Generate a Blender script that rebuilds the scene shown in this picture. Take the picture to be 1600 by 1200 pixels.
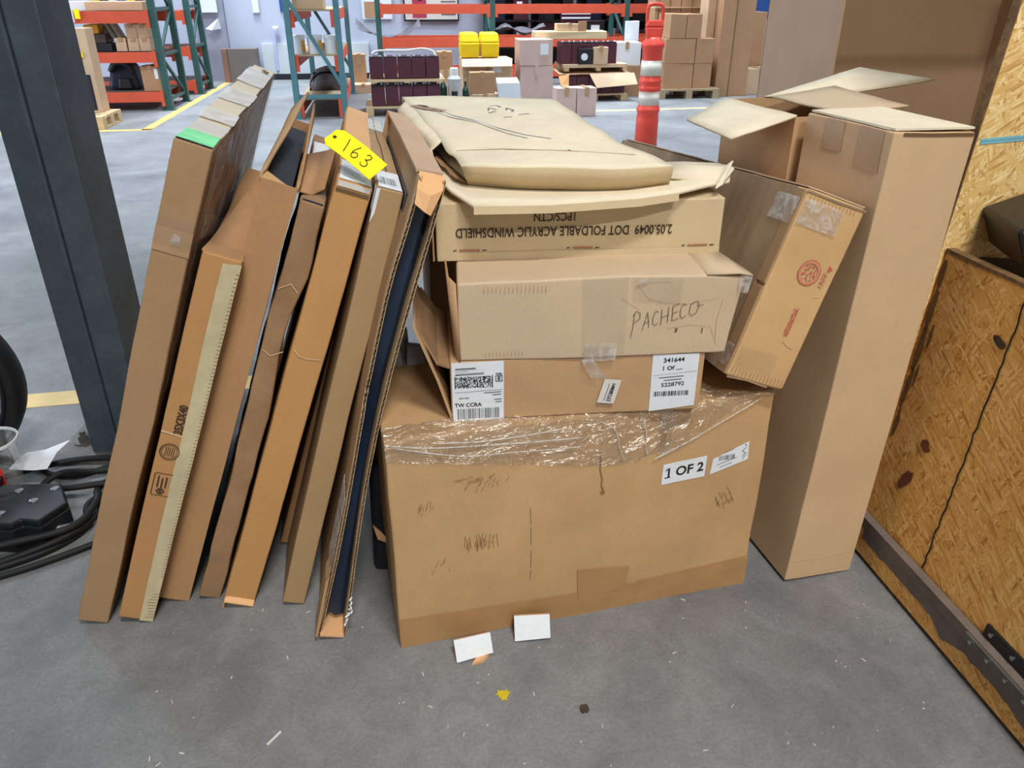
import bpy, math, random
from mathutils import Vector, Matrix, noise

for o in list(bpy.data.objects):
    bpy.data.objects.remove(o)
scene = bpy.context.scene
COL = scene.collection
rad = math.radians

# ---------------------------------------------------------------- camera
cam_data = bpy.data.cameras.new('camera')
cam_data.lens = 27.0
cam_data.sensor_width = 36.0
cam_data.clip_end = 200
cam = bpy.data.objects.new('camera', cam_data)
cam.location = (0, 0, 1.29)
cam.rotation_euler = (rad(63.0), 0, 0)
COL.objects.link(cam)
scene.camera = cam

# ---------------------------------------------------------------- world, lamps, exposure
world = bpy.data.worlds.new('world')
scene.world = world
world.use_nodes = True
world.node_tree.nodes['Background'].inputs[0].default_value = (0.80, 0.88, 1.0, 1)
world.node_tree.nodes['Background'].inputs[1].default_value = 0.6


def area(name, loc, rot, sx, sy, power, color):
    d = bpy.data.lights.new(name, 'AREA')
    d.shape = 'RECTANGLE'
    d.size, d.size_y = sx, sy
    d.energy = power
    d.color = color
    o = bpy.data.objects.new(name, d)
    o.location = loc
    o.rotation_euler = rot
    COL.objects.link(o)
    return o


COOL = (0.80, 0.90, 1.0)
NEUT = (1.0, 0.965, 0.91)
# ceiling strip lamps of the hall (5.6 m up), in two rows over the aisle and one over the packing corner
for lx, ly, pw, lc in [(-4.5, 6.0, 230, COOL), (-4.0, 10.5, 190, COOL), (-4.0, 12.6, 200, COOL),
                       (0.8, 6.0, 165, COOL), (0.5, 10.5, 210, COOL), (0.5, 12.4, 200, COOL),
                       (5.0, 6.5, 140, COOL), (5.0, 10.5, 200, COOL),
                       (1.0, -1.0, 300, NEUT), (1.2, -4.4, 480, NEUT)]:
    lamp = area('ceiling_lamp', (lx, ly, 5.55), (0, 0, 0), 1.3, 0.35, pw, lc)
    if ly > 0:
        lamp.data.spread = rad(104)      # aisle lamps narrowed to keep their light off the near floor
# added daylight panel at the unseen left wall, brightens the back of the hall
area('added_left_daylight', (-8.9, 8.0, 2.0), (0, rad(-90), 0), 3.6, 5.0, 650, (0.80, 0.89, 1.0))

scene.view_settings.view_transform = 'Standard'
scene.view_settings.look = 'None'
scene.view_settings.gamma = 1.0
scene.view_settings.use_curve_mapping = False
scene.view_settings.exposure = -0.50


# ---------------------------------------------------------------- materials
def lin(c):
    return tuple(((v / 255) / 12.92 if v / 255 <= 0.04045 else ((v / 255 + 0.055) / 1.055) ** 2.4) for v in c)


MATS = {}


def pm(name, rgb, rough=0.6, var=0.08, scale=6.0, bump=0.0, bscale=150.0, metal=0.0, spec=0.35, stretch=(1, 1, 1),
       rgb2=None, fine=0.04, coord='Object', flute=0.0, coat=0.0):
    if name in MATS:
        return MATS[name]
    m = bpy.data.materials.new(name)
    m.use_nodes = True
    nt = m.node_tree
    N, L = nt.nodes, nt.links
    b = N['Principled BSDF']
    b.inputs['Roughness'].default_value = rough
    b.inputs['Metallic'].default_value = metal
    b.inputs['Specular IOR Level'].default_value = spec
    b.inputs['Coat Weight'].default_value = coat
    c = lin(rgb)
    if var <= 0 and bump <= 0 and rgb2 is None:
        b.inputs['Base Color'].default_value = (*c, 1)
        MATS[name] = m
        return m
    tc = N.new('ShaderNodeTexCoord')
    mp = N.new('ShaderNodeMapping')
    mp.inputs['Scale'].default_value = stretch
    L.new(tc.outputs[coord], mp.inputs['Vector'])
    n1 = N.new('ShaderNodeTexNoise')
    n1.inputs['Scale'].default_value = scale
    n1.inputs['Detail'].default_value = 5
    n1.inputs['Roughness'].default_value = 0.6
    L.new(mp.outputs[0], n1.inputs['Vector'])
    r = N.new('ShaderNodeValToRGB')
    r.color_ramp.elements[0].position = 0.32
    r.color_ramp.elements[1].position = 0.68
    if rgb2 is None:
        lo = tuple(v * (1 - var) for v in c)
        hi = tuple(min(1, v * (1 + var)) for v in c)
    else:
        lo, hi = c, lin(rgb2)
    r.color_ramp.elements[0].color = (*lo, 1)
    r.color_ramp.elements[1].color = (*hi, 1)
    L.new(n1.outputs['Fac'], r.inputs['Fac'])
    n2 = N.new('ShaderNodeTexNoise')
    n2.inputs['Scale'].default_value = bscale
    n2.inputs['Detail'].default_value = 3
    L.new(mp.outputs[0], n2.inputs['Vector'])
    mr = N.new('ShaderNodeMapRange')
    mr.inputs['To Min'].default_value = 1 - fine * 2
    mr.inputs['To Max'].default_value = 1 + fine * 2
    L.new(n2.outputs['Fac'], mr.inputs['Value'])
    mx = N.new('ShaderNodeVectorMath')
    mx.operation = 'MULTIPLY'
    L.new(r.outputs[0], mx.inputs[0])
    L.new(mr.outputs[0], mx.inputs[1])
    last = mx.outputs[0]
    if flute > 0:
        w = N.new('ShaderNodeTexWave')
        w.inputs['Scale'].default_value = 38
        w.inputs['Distortion'].default_value = 0.6
        L.new(tc.outputs[coord], w.inputs['Vector'])
        mr2 = N.new('ShaderNodeMapRange')
        mr2.inputs['To Min'].default_value = 1 - flute
        mr2.inputs['To Max'].default_value = 1 + flute
        L.new(w.outputs['Fac'], mr2.inputs['Value'])
        m2 = N.new('ShaderNodeVectorMath')
        m2.operation = 'MULTIPLY'
        L.new(last, m2.inputs[0])
        L.new(mr2.outputs[0], m2.inputs[1])
        last = m2.outputs[0]
    L.new(last, b.inputs['Base Color'])
    if bump > 0:
        bp = N.new('ShaderNodeBump')
        bp.inputs['Strength'].default_value = bump
        bp.inputs['Distance'].default_value = 0.002
        L.new(n2.outputs['Fac'], bp.inputs['Height'])
        L.new(bp.outputs[0], b.inputs['Normal'])
    MATS[name] = m
    return m


def film_mat(name, amount=0.10, wscale=22.0, strength=0.9, stretch=(1, 1, 1), white=0.0, top=0.40, dist=0.012, rough=0.07, wlow=0.3):
    """clear stretch film: mostly transparent, sharp wrinkled reflections"""
    m = bpy.data.materials.new(name)
    m.use_nodes = True
    N, L = m.node_tree.nodes, m.node_tree.links
    N.remove(N['Principled BSDF'])
    out = N['Material Output']
    tr = N.new('ShaderNodeBsdfTransparent')
    tr.inputs[0].default_value = (0.96, 0.96, 0.95, 1)
    gl = N.new('ShaderNodeBsdfGlossy')
    gl.inputs['Roughness'].default_value = rough
    gl.inputs['Color'].default_value = (1, 1, 1, 1)
    tc = N.new('ShaderNodeTexCoord')
    mp = N.new('ShaderNodeMapping')
    mp.inputs['Scale'].default_value = stretch
    L.new(tc.outputs['Object'], mp.inputs['Vector'])
    ns = N.new('ShaderNodeTexNoise')
    ns.inputs['Scale'].default_value = wscale
    ns.inputs['Detail'].default_value = 4
    ns.inputs['Distortion'].default_value = 1.2
    L.new(mp.outputs[0], ns.inputs['Vector'])
    bp = N.new('ShaderNodeBump')
    bp.inputs['Strength'].default_value = strength
    bp.inputs['Distance'].default_value = dist
    L.new(ns.outputs['Fac'], bp.inputs['Height'])
    L.new(bp.outputs[0], gl.inputs['Normal'])
    lw = N.new('ShaderNodeLayerWeight')
    lw.inputs['Blend'].default_value = 0.35
    L.new(bp.outputs[0], lw.inputs['Normal'])
    mr = N.new('ShaderNodeMapRange')
    mr.inputs['To Min'].default_value = amount
    mr.inputs['To Max'].default_value = top
    L.new(lw.outputs['Fresnel'], mr.inputs['Value'])
    mx = N.new('ShaderNodeMixShader')
    L.new(mr.outputs[0], mx.inputs[0])
    L.new(tr.outputs[0], mx.inputs[1])
    L.new(gl.outputs[0], mx.inputs[2])
    last = mx.outputs[0]
    if white > 0:
        df = N.new('ShaderNodeBsdfDiffuse')
        df.inputs[0].default_value = (0.84, 0.83, 0.83, 1)
        m3 = N.new('ShaderNodeMixShader')
        rp = N.new('ShaderNodeValToRGB')
        rp.color_ramp.elements[0].position = 0.42
        rp.color_ramp.elements[1].position = 0.62
        rp.color_ramp.elements[0].color = (white * wlow,) * 3 + (1,)
        rp.color_ramp.elements[1].color = (white,) * 3 + (1,)
        L.new(ns.outputs['Fac'], rp.inputs['Fac'])
        L.new(rp.outputs[0], m3.inputs[0])
        L.new(last, m3.inputs[1])
        L.new(df.outputs[0], m3.inputs[2])
        last = m3.outputs[0]
    L.new(last, out.inputs[0])
    return m


def osb_mat(name, c1, c2, c3, dark, axis):
    """oriented strand board: three layers of stretched cells at different angles"""
    m = bpy.data.materials.new(name)
    m.use_nodes = True
    N, L = m.node_tree.nodes, m.node_tree.links
    b = N['Principled BSDF']
    b.inputs['Roughness'].default_value = 0.62
    b.inputs['Specular IOR Level'].default_value = 0.3
    tc = N.new('ShaderNodeTexCoord')
    prev = None
    hsum = None
    for i, (ang, sc) in enumerate([(20, 1.0), (-55, 1.15), (80, 0.9), (-15, 1.3), (42, 1.0), (8, 1.2), (-38, 0.95), (62, 0.8), (-72, 1.0), (30, 0.7)]):
        mp = N.new('ShaderNodeMapping')
        mp.vector_type = 'TEXTURE'
        mp.inputs['Rotation'].default_value = (0, rad(ang), 0) if axis == 'Y' else (rad(ang), 0, 0)
        mp.inputs['Scale'].default_value = (0.048 * sc, 1.0, 0.0068 * sc) if axis == 'Y' else (1.0, 0.048 * sc, 0.0068 * sc)
        mp.inputs['Location'].default_value = (i * 3.1, i * 1.7, i * 2.3)
        nd = N.new('ShaderNodeTexNoise')
        nd.inputs['Scale'].default_value = 9
        nd.inputs['Detail'].default_value = 2
        L.new(tc.outputs['Object'], nd.inputs['Vector'])
        ad = N.new('ShaderNodeVectorMath')
        ad.operation = 'MULTIPLY_ADD'
        ad.inputs[1].default_value = (0.02, 0.02, 0.02)
        L.new(nd.outputs['Color'], ad.inputs[0])
        L.new(tc.outputs['Object'], ad.inputs[2])
        L.new(ad.outputs[0], mp.inputs['Vector'])
        vo = N.new('ShaderNodeTexVoronoi')
        vo.inputs['Scale'].default_value = 1.0
        L.new(mp.outputs[0], vo.inputs['Vector'])
        sep = N.new('ShaderNodeSeparateColor')
        L.new(vo.outputs['Color'], sep.inputs[0])
        rp = N.new('ShaderNodeValToRGB')
        e = rp.color_ramp.elements
        e[0].position, e[0].color = 0.0, (*lin(dark), 1)
        e[1].position, e[1].color = 1.0, (*lin(c3), 1)
        x = e.new(0.16)
        x.color = (*lin(c1), 1)
        x = e.new(0.6)
        x.color = (*lin(c2), 1)
        L.new(sep.outputs[0], rp.inputs['Fac'])
        if prev is None:
            prev, hsum = rp.outputs[0], sep.outputs[1]
        else:
            gt = N.new('ShaderNodeMath')
            gt.operation = 'GREATER_THAN'
            gt.inputs[1].default_value = 0.62
            L.new(sep.outputs[1], gt.inputs[0])
            mx = N.new('ShaderNodeMix')
            mx.data_type = 'RGBA'
            L.new(gt.outputs[0], mx.inputs['Factor'])
            L.new(prev, mx.inputs[6])
            L.new(rp.outputs[0], mx.inputs[7])
            prev = mx.outputs[2]
            mh = N.new('ShaderNodeMix')
            L.new(gt.outputs[0], mh.inputs['Factor'])
            L.new(hsum, mh.inputs[2])
            L.new(sep.outputs[2], mh.inputs[3])
            hsum = mh.outputs[0]
    L.new(prev, b.inputs['Base Color'])
    bp = N.new('ShaderNodeBump')
    bp.inputs['Strength'].default_value = 0.35
    bp.inputs['Distance'].default_value = 0.002
    L.new(hsum, bp.inputs['Height'])
    L.new(bp.outputs[0], b.inputs['Normal'])
    MATS[name] = m
    return m


def concrete_mat():
    m = bpy.data.materials.new('concrete')
    m.use_nodes = True
    N, L = m.node_tree.nodes, m.node_tree.links
    b = N['Principled BSDF']
    b.inputs['Specular IOR Level'].default_value = 0.28
    tc = N.new('ShaderNodeTexCoord')

    def nz(scale, detail, rough=0.6, dist=0.0):
        n = N.new('ShaderNodeTexNoise')
        n.inputs['Scale'].default_value = scale
        n.inputs['Detail'].default_value = detail
        n.inputs['Roughness'].default_value = rough
        n.inputs['Distortion'].default_value = dist
        L.new(tc.outputs['Object'], n.inputs['Vector'])
        return n
    big = nz(1.3, 6, 0.62, 0.6)
    r1 = N.new('ShaderNodeValToRGB')
    r1.color_ramp.elements[0].position, r1.color_ramp.elements[0].color = 0.30, (*lin((104, 106, 109)), 1)
    r1.color_ramp.elements[1].position, r1.color_ramp.elements[1].color = 0.72, (*lin((146, 148, 149)), 1)
    L.new(big.outputs['Fac'], r1.inputs['Fac'])
    mid = nz(11, 8, 0.75, 1.0)
    fine = nz(130, 4, 0.7)
    m1 = N.new('ShaderNodeMapRange')
    m1.inputs['From Min'].default_value, m1.inputs['From Max'].default_value = 0.3, 0.7
    m1.inputs['To Min'].default_value, m1.inputs['To Max'].default_value = 0.82, 1.14
    L.new(mid.outputs['Fac'], m1.inputs['Value'])
    m2 = N.new('ShaderNodeMapRange')
    m2.inputs['From Min'].default_value, m2.inputs['From Max'].default_value = 0.3, 0.7
    m2.inputs['To Min'].default_value, m2.inputs['To Max'].default_value = 0.84, 1.16
    L.new(fine.outputs['Fac'], m2.inputs['Value'])
    a = N.new('ShaderNodeVectorMath')
    a.operation = 'MULTIPLY'
    L.new(r1.outputs[0], a.inputs[0])
    L.new(m1.outputs[0], a.inputs[1])
    c = N.new('ShaderNodeVectorMath')
    c.operation = 'MULTIPLY'
    L.new(a.outputs[0], c.inputs[0])
    L.new(m2.outputs[0], c.inputs[1])
    # pale dust specks and small dark pits
    sp = N.new('ShaderNodeTexVoronoi')
    sp.inputs['Scale'].default_value = 26
    L.new(tc.outputs['Object'], sp.inputs['Vector'])
    lt = N.new('ShaderNodeMath')
    lt.operation = 'LESS_THAN'
    lt.inputs[1].default_value = 0.045
    L.new(sp.outputs['Distance'], lt.inputs[0])
    mx = N.new('ShaderNodeMix')
    mx.data_type = 'RGBA'
    s2 = N.new('ShaderNodeMath')
    s2.operation = 'MULTIPLY'
    s2.inputs[1].default_value = 0.45
    L.new(lt.outputs[0], s2.inputs[0])
    L.new(s2.outputs[0], mx.inputs['Factor'])
    L.new(c.outputs[0], mx.inputs[6])
    mx.inputs[7].default_value = (*lin((190, 190, 186)), 1)
    L.new(mx.outputs[2], b.inputs['Base Color'])
    rr = N.new('ShaderNodeMapRange')
    rr.inputs['To Min'].default_value, rr.inputs['To Max'].default_value = 0.42, 0.66
    L.new(mid.outputs['Fac'], rr.inputs['Value'])
    L.new(rr.outputs[0], b.inputs['Roughness'])
    bp = N.new('ShaderNodeBump')
    bp.inputs['Strength'].default_value = 0.12
    bp.inputs['Distance'].default_value = 0.003
    L.new(fine.outputs['Fac'], bp.inputs['Height'])
    L.new(bp.outputs[0], b.inputs['Normal'])
    return m


CARD = dict(bump=0.15, bscale=260.0, fine=0.05, spec=0.22)
kraft = lambda n, c, **k: pm(n, c, 0.72, k.pop('var', 0.09), k.pop('scale', 5.0), **{**CARD, **k})
M_J = kraft('kraft_golden', (194, 158, 114), var=0.10, flute=0.005)
M_K = kraft('kraft_tan', (190, 154, 116))
M_L = kraft('kraft_grey_tan', (204, 182, 152), var=0.06, flute=0.007)
M_M = kraft('kraft_pale', (204, 184, 148), var=0.06)
M_N = kraft('kraft_cream', (232, 220, 194), var=0.07, scale=9)
M_O = kraft('kraft_ochre', (204, 168, 120), var=0.10, flute=0.012)
M_O2 = kraft('kraft_worn_brown', (158, 134, 108), var=0.22, scale=14, stretch=(1, 1, 0.3))
M_P = kraft('kraft_light', (204, 174, 138), var=0.05)
M_A = kraft('kraft_brown', (168, 136, 102), var=0.07)
M_B = kraft('kraft_orange_tan', (186, 140, 92), var=0.06)
M_C = kraft('kraft_mid', (178, 138, 98), var=0.06)
M_D = kraft('kraft_dull', (156, 124, 92), var=0.14, scale=12)
M_E = kraft('kraft_bright_orange', (196, 148, 94), var=0.06)
M_G = kraft('kraft_olive_tan', (172, 142, 104), var=0.05)
M_I = kraft('kraft_board', (180, 146, 108), var=0.08)
M_R = kraft('kraft_pinkish', (200, 170, 142), var=0.05)
M_IN = kraft('kraft_inside', (188, 152, 116), var=0.05)
M_EDGE = pm('corrugated_liner', (206, 180, 144), 0.8, 0.1, 30)
M_FLUTE = pm('corrugated_flute', (150, 118, 84), 0.85, 0.1, 30)
M_FLESH = kraft('kraft_peach', (226, 178, 130), var=0.04)
M_PAPER = pm('label_white', (226, 231, 238), 0.55, 0.02, 20, spec=0.3)
M_PAPER2 = pm('paper_offwhite', (216, 214, 208), 0.7, 0.05, 20)
M_INK = pm('black_print', (36, 34, 34), 0.7, 0)
M_INKB = pm('brown_black_print', (62, 50, 38), 0.8, 0)
M_INKS = pm('faint_print', (112, 116, 124), 0.7, 0)
M_RED = pm('red_stamp', (196, 100, 82), 0.8, 0)
M_REDF = pm('pale_red_stamp', (206, 136, 108), 0.8, 0)
M_PENCIL = pm('dark_pen', (84, 66, 50), 0.8, 0)
M_SCUFF = pm('scuff_mark', (112, 86, 58), 0.85, 0)
M_SCUFFL = pm('light_scuff', (142, 110, 74), 0.85, 0)
M_COPPER = pm('copper_staple', (172, 116, 84), 0.5, 0.05, 30)
M_TAPEJ = pm('honey_tape', (178, 138, 92), 0.32, 0.08, 10, spec=0.5)
M_CREASE = pm('crease_light', (216, 186, 148), 0.8, 0)
M_TAPE = pm('brown_tape', (160, 120, 76), 0.30, 0.10, 14, spec=0.5)
M_TAPE2 = pm('tan_tape', (178, 144, 108), 0.35, 0.08, 14, spec=0.5)
M_TAPE3 = pm('cream_tape', (198, 186, 150), 0.55, 0.10, 18, spec=0.3)
M_TAPEC = film_mat('clear_tape', 0.015, 14, 0.15, white=0.04, top=0.10)
M_TAPEW = film_mat('cloudy_tape', 0.06, 40, 0.5, white=0.42, top=0.25, rough=0.22)
M_FILM = film_mat('stretch_film', 0.12, 17, 1.0, (0.5, 1, 1.2), white=0.03, top=0.30, dist=0.07, rough=0.24)
M_FILM2 = film_mat('stretch_film_cloudy', 0.08, 20, 1.0, (1, 0.5, 1), white=0.22, top=0.30, dist=0.03)
M_GREEN = pm('green_label', (140, 240, 170), 0.5, 0.12, 25)
M_YTAG = pm('yellow_card', (250, 238, 20), 0.5, 0.03, 10)
M_BLACK = pm('black_plastic', (26, 27, 30), 0.38, 0.1, 10, spec=0.5)
M_RUBBER = pm('black_rubber', (24, 24, 26), 0.62, 0.1, 12)
M_NAVY = pm('navy_film', (24, 40, 62), 0.32, 0.25, 8, spec=0.5)
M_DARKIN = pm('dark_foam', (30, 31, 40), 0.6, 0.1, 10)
M_CHROME = pm('bright_metal', (196, 198, 200), 0.25, 0.05, 20, metal=1.0)
M_STEEL = pm('worn_steel', (110, 108, 104), 0.55, 0.2, 30, metal=0.6)
M_GALV = pm('galvanised_paint', (64, 75, 85), 0.50, 0.22, 9, bump=0.25, bscale=60, fine=0.10, spec=0.45)
M_GALV2 = pm('galvanised_lit_copy', (92, 104, 112), 0.50, 0.16, 9, bump=0.25, bscale=60, fine=0.10, spec=0.45)  # lighter copy of the column paint for its lit side, unused
M_WHITE = pm('white_foam', (228, 234, 240), 0.6, 0.03, 10)
M_GREYFOAM = pm('grey_foam', (150, 152, 156), 0.7, 0.05, 10)
M_OSB = osb_mat('strand_board', (220, 162, 84), (232, 176, 98), (246, 202, 130), (188, 128, 62), 'Y')
M_OSB2 = osb_mat('strand_board_pale', (218, 178, 108), (230, 196, 130), (246, 220, 164), (188, 140, 78), 'X')
M_OSBE = pm('strand_board_edge', (120, 92, 60), 0.85, 0.35, 60, bump=0.6, bscale=200)
M_STAIN = pm('dark_stain', (72, 62, 52), 0.8, 0.3, 40)
M_REDST = pm('red_brown_stain', (120, 66, 44), 0.8, 0.2, 40)
M_GREYP = pm('grey_paint', (112, 102, 96), 0.6, 0.15, 20)
M_ORANGE = pm('rack_orange', (212, 90, 64), 0.45, 0.06, 8)
M_TEAL = pm('rack_green', (54, 92, 88), 0.5, 0.1, 8)
M_TEALB = pm('rack_blue_green', (84, 128, 138), 0.5, 0.08, 8)
M_WOOD = pm('pallet_wood', (206, 180, 140), 0.75, 0.14, 12, stretch=(1, 6, 6))
M_WOODG = pm('pallet_wood_grey', (170, 150, 120), 0.75, 0.16, 12, stretch=(1, 6, 6))
M_MAROON = pm('maroon_case', (84, 42, 54), 0.42, 0.06, 6)
M_MAROOND = pm('maroon_lid', (50, 30, 38), 0.45, 0.06, 6)
M_YELLOW = pm('yellow_bin', (252, 218, 20), 0.4, 0.03, 6)
M_CONE = pm('safety_orange', (236, 84, 70), 0.4, 0.04, 8)
M_REFL = pm('reflective_white', (226, 222, 210), 0.35, 0.04, 30)
M_PINKC = kraft('carton_pinkish', (204, 178, 168), var=0.04)
M_TANC = kraft('carton_tan', (206, 176, 146), var=0.05)
M_BRC = kraft('carton_brown', (176, 138, 106), var=0.06)
M_GWALL = pm('wall_grey_paint', (186, 192, 210), 0.7, 0.03, 1.5)
M_GDOOR = pm('door_grey_paint', (150, 152, 168), 0.6, 0.03, 1.5)
M_LIGHTP = pm('pale_panel', (206, 212, 216), 0.5, 0.03, 2)
M_CEIL = pm('ceiling_white', (206, 208, 210), 0.8, 0.03, 1)
M_LINE = pm('yellow_floor_paint', (232, 204, 140), 0.5, 0.12, 7)
M_LINE2 = pm('orange_floor_paint', (222, 180, 104), 0.5, 0.12, 7)
M_DARK = pm('charcoal_plastic', (40, 41, 46), 0.45, 0.1, 6)
M_NAVYB = pm('dark_blue_box', (32, 38, 62), 0.5, 0.1, 6)
M_BLUE = pm('blue_box', (44, 84, 150), 0.5, 0.1, 6)
M_GREYT = pm('grey_tarp', (106, 106, 114), 0.4, 0.2, 5)
M_FILM3 = film_mat('milky_film', 0.05, 18, 0.8, (1, 0.6, 1), white=0.92, top=0.2, wlow=0.75)
M_SMEAR = pm('brown_smear', (120, 88, 52), 0.8, 0.3, 40)
M_CLEAR = film_mat('clear_plastic', 0.16, 8, 0.2, white=0.12)
M_CONC = concrete_mat()


# ---------------------------------------------------------------- mesh helpers
def link(o):
    COL.objects.link(o)
    return o


def mesh(name, verts, faces, mat, parent=None, smooth=False, bevel=0.0, wn=False, solid=0.0):
    me = bpy.data.meshes.new(name)
    me.from_pydata([tuple(v) for v in verts], [], faces)
    me.update()
    if mat:
        me.materials.append(mat)
    if smooth:
        me.polygons.foreach_set('use_smooth', [True] * len(me.polygons))
    o = link(bpy.data.objects.new(name, me))
    if parent:
        o.parent = parent
    if solid:
        s = o.modifiers.new('solid', 'SOLIDIFY')
        s.thickness = solid
        s.offset = 0
    if bevel:
        b = o.modifiers.new('bevel', 'BEVEL')
        b.width = bevel
        b.segments = 2
        b.limit_method = 'ANGLE'
        b.angle_limit = rad(50)
    if wn:
        w = o.modifiers.new('wn', 'WEIGHTED_NORMAL')
        w.keep_sharp = True
    return o


def tag(o, label=None, cat=None, group=None, kind=None):
    if label:
        o['label'] = label
    if cat:
        o['category'] = cat
    if group:
        o['group'] = group
    if kind:
        o['kind'] = kind
    return o


def thing(name, label, cat, loc=(0, 0, 0), rz=0.0, group=None):
    o = link(bpy.data.objects.new(name, None))
    o.empty_display_size = 0.05
    o.location = loc
    o.rotation_euler = (0, 0, rz)
    return tag(o, label, cat, group)


class MB:
    def __init__(s):
        s.v, s.f = [], []

    def add(s, vs, fs):
        n = len(s.v)
        s.v += [tuple(v) for v in vs]
        s.f += [tuple(i + n for i in f) for f in fs]
        return s

    def hexa(s, p):
        """p: 8 points, bottom 4 (ccw) then top 4"""
        return s.add(p, [(3, 2, 1, 0), (4, 5, 6, 7), (0, 1, 5, 4), (1, 2, 6, 5), (2, 3, 7, 6), (3, 0, 4, 7)])

    def box(s, x0, x1, y0, y1, z0, z1):
        return s.hexa([(x0, y0, z0), (x1, y0, z0), (x1, y1, z0), (x0, y1, z0),
                       (x0, y0, z1), (x1, y0, z1), (x1, y1, z1), (x0, y1, z1)])

    def bar(s, a, b, w, t):
        a, b = Vector(a), Vector(b)
        d = (b - a).normalized()
        up = Vector((0, 0, 1)) if abs(d.z) < 0.9 else Vector((1, 0, 0))
        x = d.cross(up).normalized() * (w / 2)
        y = x.cross(d).normalized() * (t / 2)
        return s.hexa([a - x - y, a + x - y, a + x + y, a - x + y, b - x - y, b + x - y, b + x + y, b - x + y])

    def tube(s, pts, r, n=8, caps=True):
        pts = [Vector(p) for p in pts]
        vs = []
        prev = None
        for i, p in enumerate(pts):
            d = (pts[min(i + 1, len(pts) - 1)] - pts[max(i - 1, 0)]).normalized()
            if prev is None:
                ref = Vector((0, 0, 1)) if abs(d.z) < 0.9 else Vector((1, 0, 0))
                x = d.cross(ref).normalized()
            else:
                x = (prev - d * prev.dot(d)).normalized()
            prev = x
            y = d.cross(x)
            rr = r[i] if isinstance(r, (list, tuple)) else r
            for k in range(n):
                a = 2 * math.pi * k / n
                vs.append(p + (x * math.cos(a) + y * math.sin(a)) * rr)
        fs = []
        for i in range(len(pts) - 1):
            for k in range(n):
                fs.append((i * n + k, i * n + (k + 1) % n, (i + 1) * n + (k + 1) % n, (i + 1) * n + k))
        if caps:
            fs.append(tuple(range(n - 1, -1, -1)))
            fs.append(tuple((len(pts) - 1) * n + k for k in range(n)))
        return s.add(vs, fs)

    def lathe(s, prof, n=24, center=(0, 0, 0)):
        vs, fs = [], []
        for r, z in prof:
            for k in range(n):
                a = 2 * math.pi * k / n
                vs.append((center[0] + r * math.cos(a), center[1] + r * math.sin(a), center[2] + z))
        for i in range(len(prof) - 1):
            for k in range(n):
                fs.append((i * n + k, i * n + (k + 1) % n, (i + 1) * n + (k + 1) % n, (i + 1) * n + k))
        fs.append(tuple(range(n - 1, -1, -1)))
        fs.append(tuple((len(prof) - 1) * n + k for k in range(n)))
        return s.add(vs, fs)

    def prism(s, poly, z0, z1):
        n = len(poly)
        vs = [(x, y, z0) for x, y in poly] + [(x, y, z1) for x, y in poly]
        fs = [tuple(range(n - 1, -1, -1)), tuple(range(n, 2 * n))]
        fs += [(i, (i + 1) % n, n + (i + 1) % n, n + i) for i in range(n)]
        return s.add(vs, fs)

    def grid(s, rows):
        n = len(rows[0])
        vs = [p for r in rows for p in r]
        fs = [(i * n + j, i * n + j + 1, (i + 1) * n + j + 1, (i + 1) * n + j)
              for i in range(len(rows) - 1) for j in range(n - 1)]
        return s.add(vs, fs)

    def build(s, name, mat, parent=None, **k):
        return mesh(name, s.v, s.f, mat, parent, **k)


_text_cache = {}


def text_geo(body, size, bold=0.0, shear=0.0, align='CENTER'):
    key = (body, size, bold, shear, align)
    if key not in _text_cache:
        cu = bpy.data.curves.new('t', 'FONT')
        cu.body = body
        cu.size = size
        cu.offset = bold
        cu.shear = shear
        cu.align_x = align
        cu.align_y = 'CENTER'
        cu.resolution_u = 3
        ob = bpy.data.objects.new('t', cu)
        COL.objects.link(ob)
        bpy.context.view_layer.update()
        me = bpy.data.meshes.new_from_object(ob)
        _text_cache[key] = ([(v.co.x, v.co.y) for v in me.vertices], [tuple(p.vertices) for p in me.polygons])
        bpy.data.objects.remove(ob)
        bpy.data.curves.remove(cu)
        bpy.data.meshes.remove(me)
    return _text_cache[key]


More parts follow.
